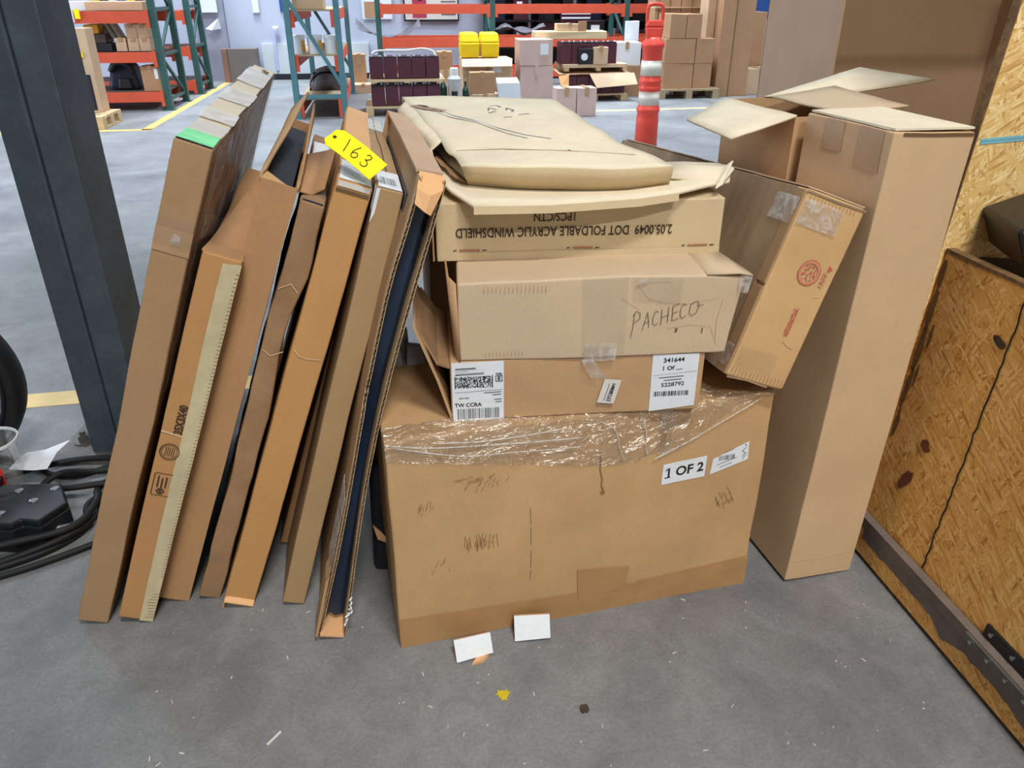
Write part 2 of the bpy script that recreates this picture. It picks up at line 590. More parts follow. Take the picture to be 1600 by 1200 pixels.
class Carton:
    """a real box: root Empty at its base, displaced board body, decals that follow the body"""

    def __init__(s, name, label, cat, p, mat, amp=0.003, freq=5.0, seed=0, warp=None, group=None, seg=0.05,
                 body='body', bevel=0.004, skip=()):
        x, y, z0, yw, le, pi, w, d, h = p
        s.w, s.d, s.h, s.amp, s.freq, s.seed, s.warp = w, d, h, amp, freq, seed, warp
        R = (Matrix.Rotation(rad(yw), 3, 'Z') @ Matrix.Rotation(rad(le), 3, 'Y') @ Matrix.Rotation(rad(pi), 3, 'X'))
        m = min((R @ Vector((a * w, b * d, c * h))).z for a in (-.5, .5) for b in (0, 1) for c in (0, 1))
        s.root = thing(name, label, cat, (x, y, z0 - m), 0, group)
        s.root.rotation_euler = R.to_euler()
        s.body = None
        if body:
            nx, ny, nz = (max(2, int(round(q / seg))) for q in (w, d, h))
            idx, vs, fs = {}, [], []

            def vid(i, j, k):
                if (i, j, k) not in idx:
                    q = Vector((w * (i / nx - .5), d * j / ny, h * k / nz))
                    idx[(i, j, k)] = len(vs)
                    vs.append(q + s.disp(q))
                return idx[(i, j, k)]
            if 'front' not in skip:
                fs += [(vid(i, 0, k), vid(i + 1, 0, k), vid(i + 1, 0, k + 1), vid(i, 0, k + 1)) for i in range(nx) for k in range(nz)]
            fs += [(vid(i + 1, ny, k), vid(i, ny, k), vid(i, ny, k + 1), vid(i + 1, ny, k + 1)) for i in range(nx) for k in range(nz)]
            fs += [(vid(0, j + 1, k), vid(0, j, k), vid(0, j, k + 1), vid(0, j + 1, k + 1)) for j in range(ny) for k in range(nz)]
            fs += [(vid(nx, j, k), vid(nx, j + 1, k), vid(nx, j + 1, k + 1), vid(nx, j, k + 1)) for j in range(ny) for k in range(nz)]
            if 'top' not in skip:
                fs += [(vid(i, j, nz), vid(i + 1, j, nz), vid(i + 1, j + 1, nz), vid(i, j + 1, nz)) for i in range(nx) for j in range(ny)]
            fs += [(vid(i, j + 1, 0), vid(i + 1, j + 1, 0), vid(i + 1, j, 0), vid(i, j, 0)) for i in range(nx) for j in range(ny)]
            s.body = mesh(body, vs, fs, mat, s.root, smooth=not skip, bevel=0 if skip else bevel, wn=not skip,
                          solid=0.005 if skip else 0)

    def disp(s, q):
        o = Vector((s.seed * 7.3, s.seed * 3.1, s.seed * 1.7))
        v = noise.noise_vector(q * s.freq + o) * s.amp + noise.noise_vector(q * s.freq * 3.1 + o) * (s.amp * 0.3)
        if s.warp:
            v += Vector(s.warp(q.x, q.y, q.z))
        return v

    def pt(s, face, u, v, off=0.0):
        if face == 'front':
            q, n = Vector((u - s.w / 2, 0, v)), Vector((0, -1, 0))
        elif face == 'right':
            q, n = Vector((s.w / 2, u, v)), Vector((1, 0, 0))
        elif face == 'left':
            q, n = Vector((-s.w / 2, u, v)), Vector((-1, 0, 0))
        else:
            q, n = Vector((u - s.w / 2, v, s.h)), Vector((0, 0, 1))
        return q + s.disp(q) + n * off

    def patch(s, name, face, quad, mat, off=0.0012, th=0.0006, n=None, parent=None, label=None, rough=0.0, seed=0):
        """quad: (u0,v0,u1,v1) or four uv corners; a thin sheet that follows the body"""
        if not isinstance(quad[0], (tuple, list)):
            u0, v0, u1, v1 = quad
            quad = [(u0, v0), (u1, v0), (u1, v1), (u0, v1)]
        a, b, c, d = [Vector(t) for t in quad]
        nu = n[0] if n else max(2, int((b - a).length / 0.03) + 1)
        nv = n[1] if n else max(2, int((d - a).length / 0.03) + 1)
        rows_t, rows_b = [], []
        for j in range(nv + 1):
            rt, rb = [], []
            for i in range(nu + 1):
                fu, fv = i / nu, j / nv
                q = (a * (1 - fu) + b * fu) * (1 - fv) + (d * (1 - fu) + c * fu) * fv
                if rough and (i in (0, nu) or j in (0, nv)):
                    q = q + Vector((noise.noise(Vector((q.x * 60, q.y * 60, seed))), noise.noise(Vector((q.x * 60, q.y * 60, seed + 9))))) * rough
                o = off
                if mat in FILMS:
                    o += 0.002 + 0.003 * noise.noise(Vector((q.x * 30, q.y * 30, seed)))
                rt.append(s.pt(face, q.x, q.y, o + th))
                rb.append(s.pt(face, q.x, q.y, o))
            rows_t.append(rt)
            rows_b.append(rb)
        mb = MB()
        if mat in FILMS:
            mb.grid(rows_t)
        else:
            mb.grid(rows_t)
            per_t = rows_t[0] + [r[-1] for r in rows_t[1:]] + rows_t[-1][-2::-1] + [r[0] for r in rows_t[-2:0:-1]]
            per_b = rows_b[0] + [r[-1] for r in rows_b[1:]] + rows_b[-1][-2::-1] + [r[0] for r in rows_b[-2:0:-1]]
            k = len(per_t)
            mb.add(per_t + per_b, [(i, (i + 1) % k, k + (i + 1) % k, k + i) for i in range(k)])
        o = mb.build(name, mat, parent or s.root, smooth=mat in FILMS)
        if label:
            o['label'] = label
        return o

    def text(s, name, face, body, u, v, size, mat, rot=0.0, bold=0.0, off=0.0024, parent=None, sx=1.0, shear=0.0, align='CENTER', label=None):
        vs, fs = text_geo(body, size, bold, shear, align)
        c, n = math.cos(rad(rot)), math.sin(rad(rot))
        out = [s.pt(face, u + (x * sx) * c - y * n, v + (x * sx) * n + y * c, off) for x, y in vs]
        o = mesh(name, out, fs, mat, parent or s.root)
        if label:
            o['label'] = label
        return o

    def strokes(s, name, face, lines, width, mat, off=0.0022, parent=None, label=None):
        mb = MB()
        for ln in lines:
            for (u0, v0), (u1, v1) in zip(ln[:-1], ln[1:]):
                d = Vector((u1 - u0, v1 - v0))
                if d.length < 1e-6:
                    continue
                e = d.normalized() * width * 0.4
                p = Vector((-d.y, d.x)).normalized() * width / 2
                q = [(u0 - e.x + p.x, v0 - e.y + p.y), (u0 - e.x - p.x, v0 - e.y - p.y),
                     (u1 + e.x - p.x, v1 + e.y - p.y), (u1 + e.x + p.x, v1 + e.y + p.y)]
                mb.add([s.pt(face, a, b, off) for a, b in q], [(0, 1, 2, 3)])
        o = mb.build(name, mat, parent or s.root)
        if len(lines) > 1:
            o['kind'] = 'stuff'
        if label:
            o['label'] = label
        return o

    def bars(s, name, face, u0, u1, v0, v1, mat, seed, n=30, off=0.0024, parent=None):
        rnd = random.Random(seed)
        mb = MB()
        x, step = u0, (u1 - u0) / (n * 1.55)
        while x < u1 - step:
            w = step * rnd.choice((0.6, 0.6, 1.1, 1.7))
            mb.add([s.pt(face, a, b, off) for a, b in ((x, v0), (min(x + w, u1), v0), (min(x + w, u1), v1), (x, v1))], [(0, 1, 2, 3)])
            x += w + step * rnd.choice((0.6, 0.9, 1.3))
        return mb.build(name, mat, parent or s.root)

    def dots(s, name, face, u0, u1, v0, v1, nu, nv, mat, seed, fill=0.5, off=0.0024, parent=None):
        rnd = random.Random(seed)
        mb = MB()
        du, dv = (u1 - u0) / nu, (v1 - v0) / nv
        for i in range(nu):
            for j in range(nv):
                if rnd.random() < fill:
                    a, b = u0 + i * du, v0 + j * dv
                    mb.add([s.pt(face, p, q, off) for p, q in ((a, b), (a + du, b), (a + du, b + dv), (a, b + dv))], [(0, 1, 2, 3)])
        return mb.build(name, mat, parent or s.root)

    def ring(s, name, face, u, v, r, width, mat, off=0.0022, n=28, sy=1.0):
        ln = [(u + r * math.cos(2 * math.pi * k / n), v + sy * r * math.sin(2 * math.pi * k / n)) for k in range(n + 1)]
        return s.strokes(name, face, [ln], width, mat, off)


FILMS = (M_FILM, M_FILM2, M_FILM3, M_TAPEC, M_TAPEW)


def smooth01(t):
    t = max(0.0, min(1.0, t))
    return t * t * (3 - 2 * t)


def spline(pts, n=10):
    P = [Vector(p) for p in pts]
    out = []
    for i in range(len(P) - 1):
        p0, p1, p2, p3 = P[max(i - 1, 0)], P[i], P[i + 1], P[min(i + 2, len(P) - 1)]
        for k in range(n):
            t = k / n
            out.append(0.5 * ((2 * p1) + (p2 - p0) * t + (2 * p0 - 5 * p1 + 4 * p2 - p3) * t * t + (3 * p1 - p0 - 3 * p2 + p3) * t ** 3))
    out.append(P[-1])
    return out


# ---------------------------------------------------------------- the hall
GA = rad(8.5)                       # the hall's grid is turned 8.5 degrees to the camera
CA, SA = math.cos(GA), math.sin(GA)


def W(u, v, z=0.0):
    return Vector((u * CA - v * SA, u * SA + v * CA, z))


def struct(name, mb, mat, label, parent=None):
    o = mb.build(name, mat, parent)
    o.rotation_euler = (0, 0, GA)
    tag(o, label, None, None, 'structure')
    return o


struct('floor', MB().box(-12, 14, -9, 16, -0.2, 0.0), M_CONC, 'grey polished concrete warehouse floor')
struct('wall_back', MB().box(-12, 14, 14.15, 14.4, 0, 6), M_GWALL, 'plain lavender grey painted back wall')
struct('wall_right', MB().box(11.6, 11.9, -9, 14.15, 0, 6), M_GWALL, 'plain grey painted right wall')
struct('wall_front', MB().box(-12, 14, -8.4, -8.1, 0, 6), M_LIGHTP, 'pale wall behind the viewer')
struct('wall_left', MB().box(-9.4, -9.1, -9, 14.15, 0, 6), M_LIGHTP, 'plain pale left wall')
struct('ceiling', MB().box(-12, 14, -9, 16, 6.0, 6.2), M_CEIL, 'white warehouse ceiling')
struct('baseboard_back', MB().box(-2.6, -0.2, 14.08, 14.15, 0, 0.09), M_DARK, 'dark rubber skirting strip along the back wall')


def floor_line(name, a, b, w, mat, label):
    a, b = Vector((*a, 0)), Vector((*b, 0))
    d = (b - a).normalized()
    p = Vector((-d.y, d.x, 0)) * w / 2
    t = Vector((0, 0, 0.0015))
    o = MB().hexa([a - p, b - p, b + p, a + p, a - p + t, b - p + t, b + p + t, a + p + t]).build(name, mat)
    return tag(o, label, None, None, 'structure')


def wl(u, v):
    q = W(u, v)
    return (q.x, q.y)


floor_line('trim_1', wl(-2.57, 8.9), wl(-2.57, 14.0), 0.10, M_LINE2, 'yellow painted floor line running back beside the rack')
floor_line('trim_2', wl(-5.0, 8.86), wl(-2.52, 8.92), 0.10, M_LINE2, 'yellow painted floor line in front of the small pallet')
floor_line('trim_3', wl(2.2, 9.62), wl(5.2, 9.74), 0.10, M_LINE, 'pale yellow floor line beyond the orange post')
floor_line('trim_4', (-3.4, 2.06), (-0.9, 2.56), 0.11, M_LINE, 'wide pale yellow floor line behind the steel column')

# ================================================================ leaning thin cartons (left group)
LEAN = 'thin cartons leaning in a row'
# --- A: outermost, film wrapped
A = Carton('shipping_carton', 'tall thin brown carton with green label and plastic film, leftmost of the leaning row', 'box',
           (-.956, 1.314, 0, 11.1, 21.4, .8, .065, 1.30, 1.120), M_A, amp=.004, seed=1, group=LEAN)
A.patch('tape', 'front', (0, .915, .065, .962), M_TAPE2, label='tan tape band')
A.patch('clear_tape', 'front', (-.001, .930, .066, .985), M_TAPEC, off=.002)
A.patch('torn_tape_scrap', 'front', [(.030, .936), (.048, .934), (.046, .952), (.034, .956)], M_TAPEW, off=.003)
A.patch('green_label', 'top', (.002, .012, .063, .115), M_GREEN, label='bright green label')
A.patch('white_label', 'top', (.002, .12, .063, .22), M_PAPER2)
A.patch('cream_paper', 'top', (.001, .115, .064, 1.295), M_N, off=.0006, n=(2, 30))
for v0, v1 in ((.24, .36), (.52, .70), (.86, 1.20)):
    A.patch('milky_film', 'top', (-.002, v0, .068, v1), M_FILM3, off=.002, n=(6, 8), seed=int(v0 * 100))
A.patch('clear_film', 'top', (-.002, .10, .068, 1.29), M_TAPEC, off=.004, n=(6, 40))
A.patch('end_hole', 'top', [(.034, 1.18), (.054, 1.15), (.058, 1.18), (.040, 1.21)], M_SCUFF, off=.0085)
A.patch('plastic_film', 'right', [(.0, .62), (1.29, .30), (1.29, 1.124), (.0, 1.124)], M_FILM2, off=.003, n=(40, 20), seed=4)
A.patch('film_fold', 'right', [(.02, .95), (.55, .80), (.55, .84), (.02, 1.0)], M_TAPEW, off=.006, n=(20, 4), seed=5)
A.patch('edge_gap', 'top', (.003, .001, .062, .007), M_DARKIN)

# --- B: 35X3X40 with a cream tape strip
def warpB(x, y, z):
    k = smooth01((z - .80) / .1) * smooth01(y / .1) * smooth01((.62 - y) / .2)
    return (0, 0, -.035 * k)


B = Carton('shipping_carton', 'thin orange tan carton printed 35X3X40 with a long cream tape strip', 'box',
           (-.861, 1.322, 0, 11.2, 21.3, -.1, .074, .80, .897), M_B, amp=.003, seed=2, warp=warpB, group=LEAN)
B.patch('cream_tape', 'front', [(.045, .0), (.0745, .0), (.0745, .890), (.040, .884)], M_TAPE3, n=(2, 30), label='cream reinforced tape')
_ser = B.strokes('tape_serration', 'front', [[(.0575 + .004 * math.sin(i), .012 + i * .0085), (.073, .014 + i * .0085)] for i in range(9)] +
          [[(.069, .13 + i * .0085), (.073, .131 + i * .0085)] for i in range(88)], .0014, M_SCUFFL, off=.0026)
B.text('printed_text', 'front', '35X3X40', .0335, .536, .023, M_INKB, rot=90, bold=.0007, sx=.78)
B.patch('crease', 'front', [(.001, .500), (.05, .494), (.05, .497), (.001, .504)], M_CREASE)
B.ring('round_stamp', 'front', .026, .456, .019, .0018, M_INKB)
B.ring('round_stamp_inner', 'front', .026, .456, .0155, .0010, M_INKB)
B.strokes('stamp_text', 'front', [[(.018 + i * .004, .446), (.018 + i * .004, .453), (.0185 + i * .004, .457), (.018 + i * .004, .466)] for i in range(5)], .0012, M_INKB)
B.strokes('square_stamp', 'front', [[(.044, .402), (.012, .402), (.009, .399), (.009, .350), (.012, .347), (.044, .347)]], .0016, M_INKB)
B.strokes('stamp_text', 'front', [[(.018, .369), (.018, .395)], [(.026, .369), (.026, .390)], [(.034, .369), (.034, .393)]], .0028, M_INKB)
B.strokes('stamp_tree', 'front', [[(.026, .351), (.034, .358), (.026, .366), (.018, .358), (.026, .351)], [(.022, .352), (.030, .364)], [(.030, .352), (.022, .364)]], .0022, M_INKB)
# opened end flap lying in the sagging top
fl = MB().grid([[(-.037, .002, .899), (.038, .002, .899)], [(-.034, .10, .888), (.030, .09, .886)], [(-.020, .24, .905), (.036, .22, .900)],
                [(-.004, .40, .925), (.037, .42, .915)]]).build('torn_flap', M_C, B.root, solid=.004)

# --- C: torn open top with dark inside
C = Carton('shipping_carton', 'thin brown carton with torn top flaps standing up and a dark inside', 'box',
           (-.801, 1.391, 0, 11.1, 21.1, 0, .064, .80, 1.028), M_C, amp=.0015, seed=3, group=LEAN, skip=('top',))
lf, rf, dk = MB(), MB(), MB()
rows = []
for i in range(9):
    t = i / 8
    y = .0 + .62 * t
    hh = .012 + .085 * t ** 1.2 + .004 * math.sin(9 * t)
    rows.append([(-.034, y, 1.020), (-.036 + .012 * t, y + .01, 1.028 + hh * .5), (-.030 + .034 * t, y + .03, 1.028 + hh)])
lf.grid(rows).build('flap', M_I, C.root, smooth=True, solid=.005)
rows = []
for i in range(9):
    t = i / 8
    y = .0 + .60 * t
    hh = .004 + .075 * t
    rows.append([(.034, y, 1.020), (.034 - .002 * t, y + .01, 1.028 + hh * .5), (.036 - .012 * t, y + .03, 1.028 + hh)])
rf.grid(rows).build('flap', M_C, C.root, smooth=True, solid=.005)
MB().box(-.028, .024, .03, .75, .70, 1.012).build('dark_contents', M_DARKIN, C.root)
# front stub flap folded in and side flap folded out to the right
MB().grid([[(-.034, .0, 1.027), (.034, .0, 1.022)], [(-.030, .035, 1.034), (.032, .045, 1.008)]]).build('flap', M_O, C.root, solid=.004)
MB().grid([[(.036, .02, 1.020), (.036, .34, 1.030)], [(.062, .05, 1.012), (.070, .36, 1.045)], [(.085, .10, 1.020), (.095, .34, 1.065)]]).build('flap', M_C, C.root, smooth=True, solid=.004)

# --- white sheet standing between C and D
ws = Carton('foam_sheet', 'thin white sheet caught between the torn carton and the dull crushed one', 'sheet',
            (-.7535, 1.455, 0, 11.1, 20.8, 0, .005, .60, .930), M_WHITE, amp=.0005, seed=31, bevel=.001)

# --- D: crushed dull carton
def warpD(x, y, z):
    k = math.exp(-((z - .68) / .10) ** 2)
    k2 = math.exp(-((z - .86) / .05) ** 2)
    return (-.012 * k * (x > 0) + .006 * k2 * (x > 0) - .004 * k * (x <= 0), .010 * k + .006 * k2 * (x > 0), 0)


D = Carton('shipping_carton', 'thin dull brown crushed carton with an old worn taped top', 'box',
           (-.719, 1.397, 0, 11.1, 20.5, 0, .047, .80, .984), M_D, amp=.006, freq=9, seed=4, warp=warpD, group=LEAN, seg=.03)
D.patch('clear_tape', 'top', (.0, .04, .047, .16), M_TAPEC)
D.patch('top_slit', 'top', (.004, .002, .043, .012), M_DARKIN)
D.patch('white_label', 'top', (.004, .42, .045, .66), M_PAPER)
D.strokes('scuff', 'top', [[(.008, .20), (.03, .205)], [(.012, .25), (.045, .26)], [(.01, .31), (.04, .315)]], .003, M_SCUFF)
D.strokes('crease', 'front', [[(.002, .80), (.022, .815), (.040, .80)], [(.005, .66), (.030, .652), (.052, .668)]], .002, M_CREASE)

# --- E: bright orange carton
E = Carton('shipping_carton', 'bright orange tan thin carton with a white label on its top', 'box',
           (-.643, 1.379, 0, 10., 20.4, .2, .068, .981, 1.028), M_E, amp=.0025, seed=5, group=LEAN)
E.patch('white_label', 'top', (.004, .004, .064, .17), M_PAPER, label='white shipping label')
E.strokes('label_print', 'top', [[(.012, .03 + i * .018), (.052 - .006 * (i % 3), .032 + i * .018)] for i in range(6)], .003, M_INKS)
E.patch('flap_panel', 'top', (.004, .30, .064, .96), M_FLESH, th=.003)
E.patch('label_edge', 'front', (.004, 1.016, .064, 1.026), M_PAPER2)
E.patch('top_gap', 'front', (.003, 1.006, .065, 1.012), M_SCUFF)
E.strokes('crease', 'front', [[(.006, .668), (.018, .657), (.036, .655), (.060, .660)]], .0022, M_CREASE)
MB().hexa([(-.034, -.004, -.022), (-.030, -.004, -.022), (-.030, .02, -.022), (-.034, .02, -.022),
           (-.034, -.002, .03), (-.030, -.002, .03), (-.030, .03, .03), (-.034, .03, .03)]).build('loose_flap', M_E, E.root)
MB().hexa([(-.033, -.012, .002), (.033, -.012, .002), (.033, .0, .004), (-.033, .0, .004),
           (-.033, -.012, .005), (.033, -.012, .005), (.033, .0, .012), (-.033, .0, .012)]).build('bottom_flap', M_FLESH, E.root)

# --- F: short dark-brown carton in the gap
F = Carton('shipping_carton', 'short brown carton set back in the gap beside the bright orange one', 'box',
           (-.588, 1.60, 0, 11., 18.8, 0, .036, .60, .60), M_C, amp=.003, seed=6, group=LEAN)
F.patch('tape', 'front', (.003, .47, .033, .59), M_TAPE)

# --- G
G = Carton('shipping_carton', 'thin olive tan carton with a printed white label wrapped over its top', 'box',
           (-.516, 1.378, 0, 11.3, 17.2, 0, .051, .903, 1.001), M_G, amp=.0025, seed=7, group=LEAN)
G.patch('white_label', 'top', (.003, .002, .048, .15), M_PAPER, label='white printed label')
G.bars('label_barcode', 'top', .010, .040, .03, .09, M_INKS, 3, n=14)
G.patch('label_wrap', 'left', (.0, .955, .03, 1.0), M_PAPER)
G.patch('label_tongue', 'front', [(.0, .93), (.006, .95), (.007, .999), (.0, .999)], M_PAPER)
G.patch('top_tape', 'top', (.0, .62, .051, .90), M_TAPEC)
G.patch('white_label', 'top', (.003, .70, .048, .88), M_PAPER2)
G.patch('seam', 'top', (.024, .16, .027, .90), M_SCUFF)

# --- yellow tag lying over the tops
def quad_sheet(c, n=6, amp=.0):
    a, b, d, e = [Vector(p) for p in c]
    rows = []
    for j in range(n + 1):
        r = []
        for i in range(n + 1):
            fu, fv = i / n, j / n
            q = (a * (1 - fu) + b * fu) * (1 - fv) + (e * (1 - fu) + d * fu) * fv
            r.append(q)
        rows.append(r)
    return rows


tg = thing('lot_tag', 'bright yellow card tag handwritten 163 resting on the leaning cartons', 'tag', (-.261, 1.42, .972))
t0 = Vector((-.261, 1.42, .985))
tl, tr, tu, tv = [Vector(p) - Vector((-.261, 1.42, .972)) for p in
                  ((-.356, 1.48, 1.043), (-.327, 1.52, 1.062), (-.230, 1.46, 1.009), (-.261, 1.42, .985))]
ux = (tv - tl)            # along the tag, hole end to lower end
uy = (tr - tl)            # across
nn = ux.cross(uy).normalized()


def tp(a, b, off=0.0):
    return tl + ux * a + uy * b + nn * (off + .004 * math.sin(a * math.pi))


out = [(.10, 0), (1, 0), (1, 1), (.10, 1), (0, .82), (0, .18)]
top = []
gridrows = []
for i in range(11):
    a = i / 10
    inset = .18 * max(0, 1 - a / .10)
    gridrows.append([tp(a, inset + (1 - 2 * inset) * j / 4, 0) for j in range(5)])
MB().grid(gridrows).build('card', M_YTAG, tg, solid=.0012)


def tag_strokes(name, lines, w, mat, off=-.0018):
    mb = MB()
    for ln in lines:
        for (a0, b0), (a1, b1) in zip(ln[:-1], ln[1:]):
            L_, S_ = ux.length, uy.length
            d = Vector(((a1 - a0) * L_, (b1 - b0) * S_))
            if d.length < 1e-7:
                continue
            p = Vector((-d.y, d.x)).normalized() * w / 2
            e = d.normalized() * w * .4
            q = [(a0 + (-e.x + p.x) / L_, b0 + (-e.y + p.y) / S_), (a0 + (-e.x - p.x) / L_, b0 + (-e.y - p.y) / S_),
                 (a1 + (e.x - p.x) / L_, b1 + (e.y - p.y) / S_), (a1 + (e.x + p.x) / L_, b1 + (e.y + p.y) / S_)]
            mb.add([tp(x, y, off) for x, y in q], [(0, 1, 2, 3)])
            mb.add([tp(x, y, -off) for x, y in q], [(0, 1, 2, 3)])
    mb.build(name, mat, tg)


def flipped(ln):
    return [(a, b) for a, b in ln]


tag_strokes('handwritten_number', [
    [(.30, .80), (.345, .52), (.375, .28), (.385, .22)],
    [(.53, .80), (.50, .62), (.49, .45), (.505, .32), (.53, .24), (.57, .24), (.60, .32), (.60, .42), (.57, .50), (.53, .48), (.50, .38)],
    [(.69, .72), (.72, .80), (.77, .76), (.775, .66), (.745, .54), (.72, .52), (.76, .50), (.80, .42), (.805, .30), (.775, .22), (.73, .22), (.70, .30)]],
    .0017, M_INKB)
tag_strokes('hole', [[(.085, .5), (.10, .5)]], .006, M_INK)

# --- I: open-fronted corrugated carton with navy film inside
pI = (-.403, 1.275, 0, 11.2, 15.0, -.2, .060, .80, 1.032)
I = Carton('open_carton', 'open fronted thin carton with raw corrugated edges and dark navy film inside', 'box', pI, M_I, body=None, group=LEAN)


def bowR(z):
    return -.024 * math.sin(math.pi * min(1, max(0, z / 1.032))) ** 1.3


def bowL(z):
    return .004 * math.sin(2.2 * math.pi * z) + .010 * smooth01((z - .80) / .22)


def wall_I(name, x0, bow, th, ys, mat):
    rows = []
    for i in range(25):
        z = 1.032 * i / 24
        rows.append([(x0 + bow(z), y, z) for y in ys])
    mb = MB()
    a = [[(p[0], p[1], p[2]) for p in r] for r in rows]
    b = [[(p[0] + th, p[1], p[2]) for p in r] for r in rows]
    mb.grid(a)
    mb.grid([list(reversed(r)) for r in b])
    return mb.build(name, mat, I.root, smooth=True)


wall_I('side_panel', -.030, bowL, .0055, [.022, .2, .5, .80], M_I)
wall_I('side_panel', .0245, bowR, .0055, [.022, .2, .5, .80], M_I)


def corr_edge(name, x0, bow, th, jag):
    """two liners and a zigzag flute running up the front edge of a panel"""
    outer, inner, fl_ = [], [], []
    n = 260
    rnd = random.Random(int(abs(x0) * 9999))
    for i in range(n + 1):
        z = 1.032 * i / n
        y0 = jag(z)
        outer.append([(x0 + bow(z), y0, z), (x0 + bow(z), .026, z)])
        inner.append([(x0 + th + bow(z), y0, z), (x0 + th + bow(z), .026, z)])
        ph = .5 - .5 * math.cos(2 * math.pi * i / 4)
        fl_.append([(x0 + bow(z) + .0006 + (th - .0012) * ph, y0 + .0006, z), (x0 + bow(z) + .0006 + (th - .0012) * ph, .026, z)])
    MB().grid(outer).build(name, M_EDGE, I.root, solid=.0009)
    MB().grid(inner).build(name, M_EDGE, I.root, solid=.0009)
    MB().grid(fl_).build('corrugation', M_FLUTE, I.root, solid=.0006)


def jagL(z):
    return .004 * noise.noise(Vector((z * 26, 3, 0))) + .012 * math.exp(-((z - .60) / .03) ** 2) * (1 + noise.noise(Vector((z * 90, 0, 0))))


def jagR(z):
    return .004 * noise.noise(Vector((z * 22, 8, 0)))


corr_edge('board_edge', -.030, bowL, .0055, jagL)
corr_edge('board_edge', .0245, bowR, .0055, jagR)
MB().box(-.031, .031, .78, .80, 0, 1.03).build('back_panel', M_I, I.root)
# top panel, front top flap, bottom panel
MB().grid([[(-.020, .04, 1.034), (.028, .04, 1.036)], [(-.024, .4, 1.036), (.030, .4, 1.036)], [(-.030, .80, 1.034), (.030, .80, 1.034)]]).build('top_panel', M_R, I.root, solid=.005)
MB().grid([[(-.016, .02, 1.036), (.005, .015, 1.037), (.029, .02, 1.036)], [(-.018, -.012, 1.012), (.005, -.020, 1.006), (.026, -.010, 1.018)],
           [(-.018, -.020, .988), (.002, -.026, .978), (.012, -.022, .974)]]).build('top_flap', M_FLESH, I.root, solid=.004)
MB().box(-.026, .026, -.006, .10, .0, .005).build('bottom_panel', M_FLESH, I.root)
MB().hexa([(-.036, -.008, .0), (-.030, -.008, .0), (-.030, .06, .0), (-.036, .06, .0),
           (-.037, -.006, .15), (-.031, -.006, .17), (-.031, .06, .17), (-.037, .06, .15)]).build('bottom_flap', M_I, I.root)
# navy film inside
rows = []
for i in range(30):
    z = .02 + .95 * i / 29
    c0 = (bowL(z) + bowR(z)) / 2
    rows.append([(-.0235 + bowL(z), .03, z), (-.008 + c0, .05 + .01 * math.sin(9 * z), z), (.004 + c0, .03 + .012 * math.sin(13 * z + 1), z), (.0235 + bowR(z), .05, z)])
MB().grid(rows).build('inner_film', M_NAVY, I.root, smooth=True)
MB().box(-.022, .0, .09, .76, .03, .98).build('inner_panel', M_NAVY, I.root)
I.w_ = .06
mb = MB()
rnd = random.Random(4)
for i in range(7):
    z = .03 + i * .012
    mb.tube([(.024, -.002, z), (.020 + rnd.random() * .012, -.006, z + .006), (.024 + rnd.random() * .01, -.004, z + .012)], .0022, 5)
mb.build('torn_white_edge', M_WHITE, I.root)
MB().box(-.0318, -.0305, .004, .10, .16, .36).build('cloudy_tape', M_TAPEW, I.root)

# ================================================================ the big carton and the stack on it
def warpJ(x, y, z):
    fz = z / .53
    fx = (x + .418) / .836
    bulge = -.010 * math.sin(math.pi * fz) * math.sin(math.pi * fx) * (1 if y < .2 else 0)
    sag = -.006 * math.exp(-((fx - .75) / .15) ** 2) * (fz > .95)
    return (.006 * (fx - .5) * (1 - fz), bulge, sag)


J = Carton('large_carton', 'large golden brown carton with a 1 OF 2 sticker and film along its top', 'box',
           (.161, 1.354, 0, 14.6, 0, 0, .836, .42, .53), M_J, amp=.004, freq=4, seed=8, warp=warpJ, seg=.04, bevel=.006)
J.patch('bottom_tape', 'front', [(0.002, .0), (.834, .0), (.834, .066), (.002, .080)], M_TAPEJ, n=(40, 4), label='wide brown tape along the bottom')
J.patch('tape', 'front', [(.405, .06), (.52, .06), (.525, .126), (.40, .140)], M_TAPEJ, off=.002)
J.patch('bottom_tape', 'front', [(0.55, .05), (.834, .045), (.834, .085), (.55, .075)], M_TAPEJ, off=.0016, n=(16, 2))
lab = J.patch('number_sticker', 'front', [(.584, .334), (.687, .342), (.689, .394), (.587, .384)], M_PAPER, label='white sticker reading 1 OF 2')
J.text('sticker_text', 'front', '1 OF 2', .637, .364, .0315, M_INK, rot=5, bold=.0008, shear=.12, parent=lab)
J.strokes('sticker_text', 'front', [[(.5925, .3505), (.6045, .3515)], [(.5945, .3690), (.5990, .3730)]], .0026, M_INK, off=.0026, parent=lab)
lab = J.patch('barcode_sticker', 'front', [(.699, .344), (.790, .369), (.789, .414), (.704, .382)], M_PAPER, label='white sticker with small barcode')
J.bars('barcode', 'front', .718, .757, .376, .388, M_INKS, 5, n=16, parent=lab)
J.strokes('fine_print', 'front', [[(.716, .366), (.762, .379)], [(.722, .359), (.750, .367)], [(.730, .394), (.752, .401)]], .0016, M_INKS, parent=lab)
J.strokes('pen_scrawl', 'front', [[(.775, .378), (.781, .388), (.774, .392), (.783, .400)], [(.777, .372), (.785, .386)], [(.784, .404), (.779, .409)]], .0016, M_INKS, parent=lab)
rnd = random.Random(11)


def scuffs(u, v, su, sv, n, ang, ln):
    out_ = []
    for _ in range(n):
        a, b = rnd.gauss(u, su), rnd.gauss(v, sv)
        t = rad(ang + rnd.uniform(-12, 12))
        l2 = ln * rnd.uniform(.4, 1.2)
        out_.append([(a, b), (a + math.cos(t) * l2, b + math.sin(t) * l2)])
    return out_


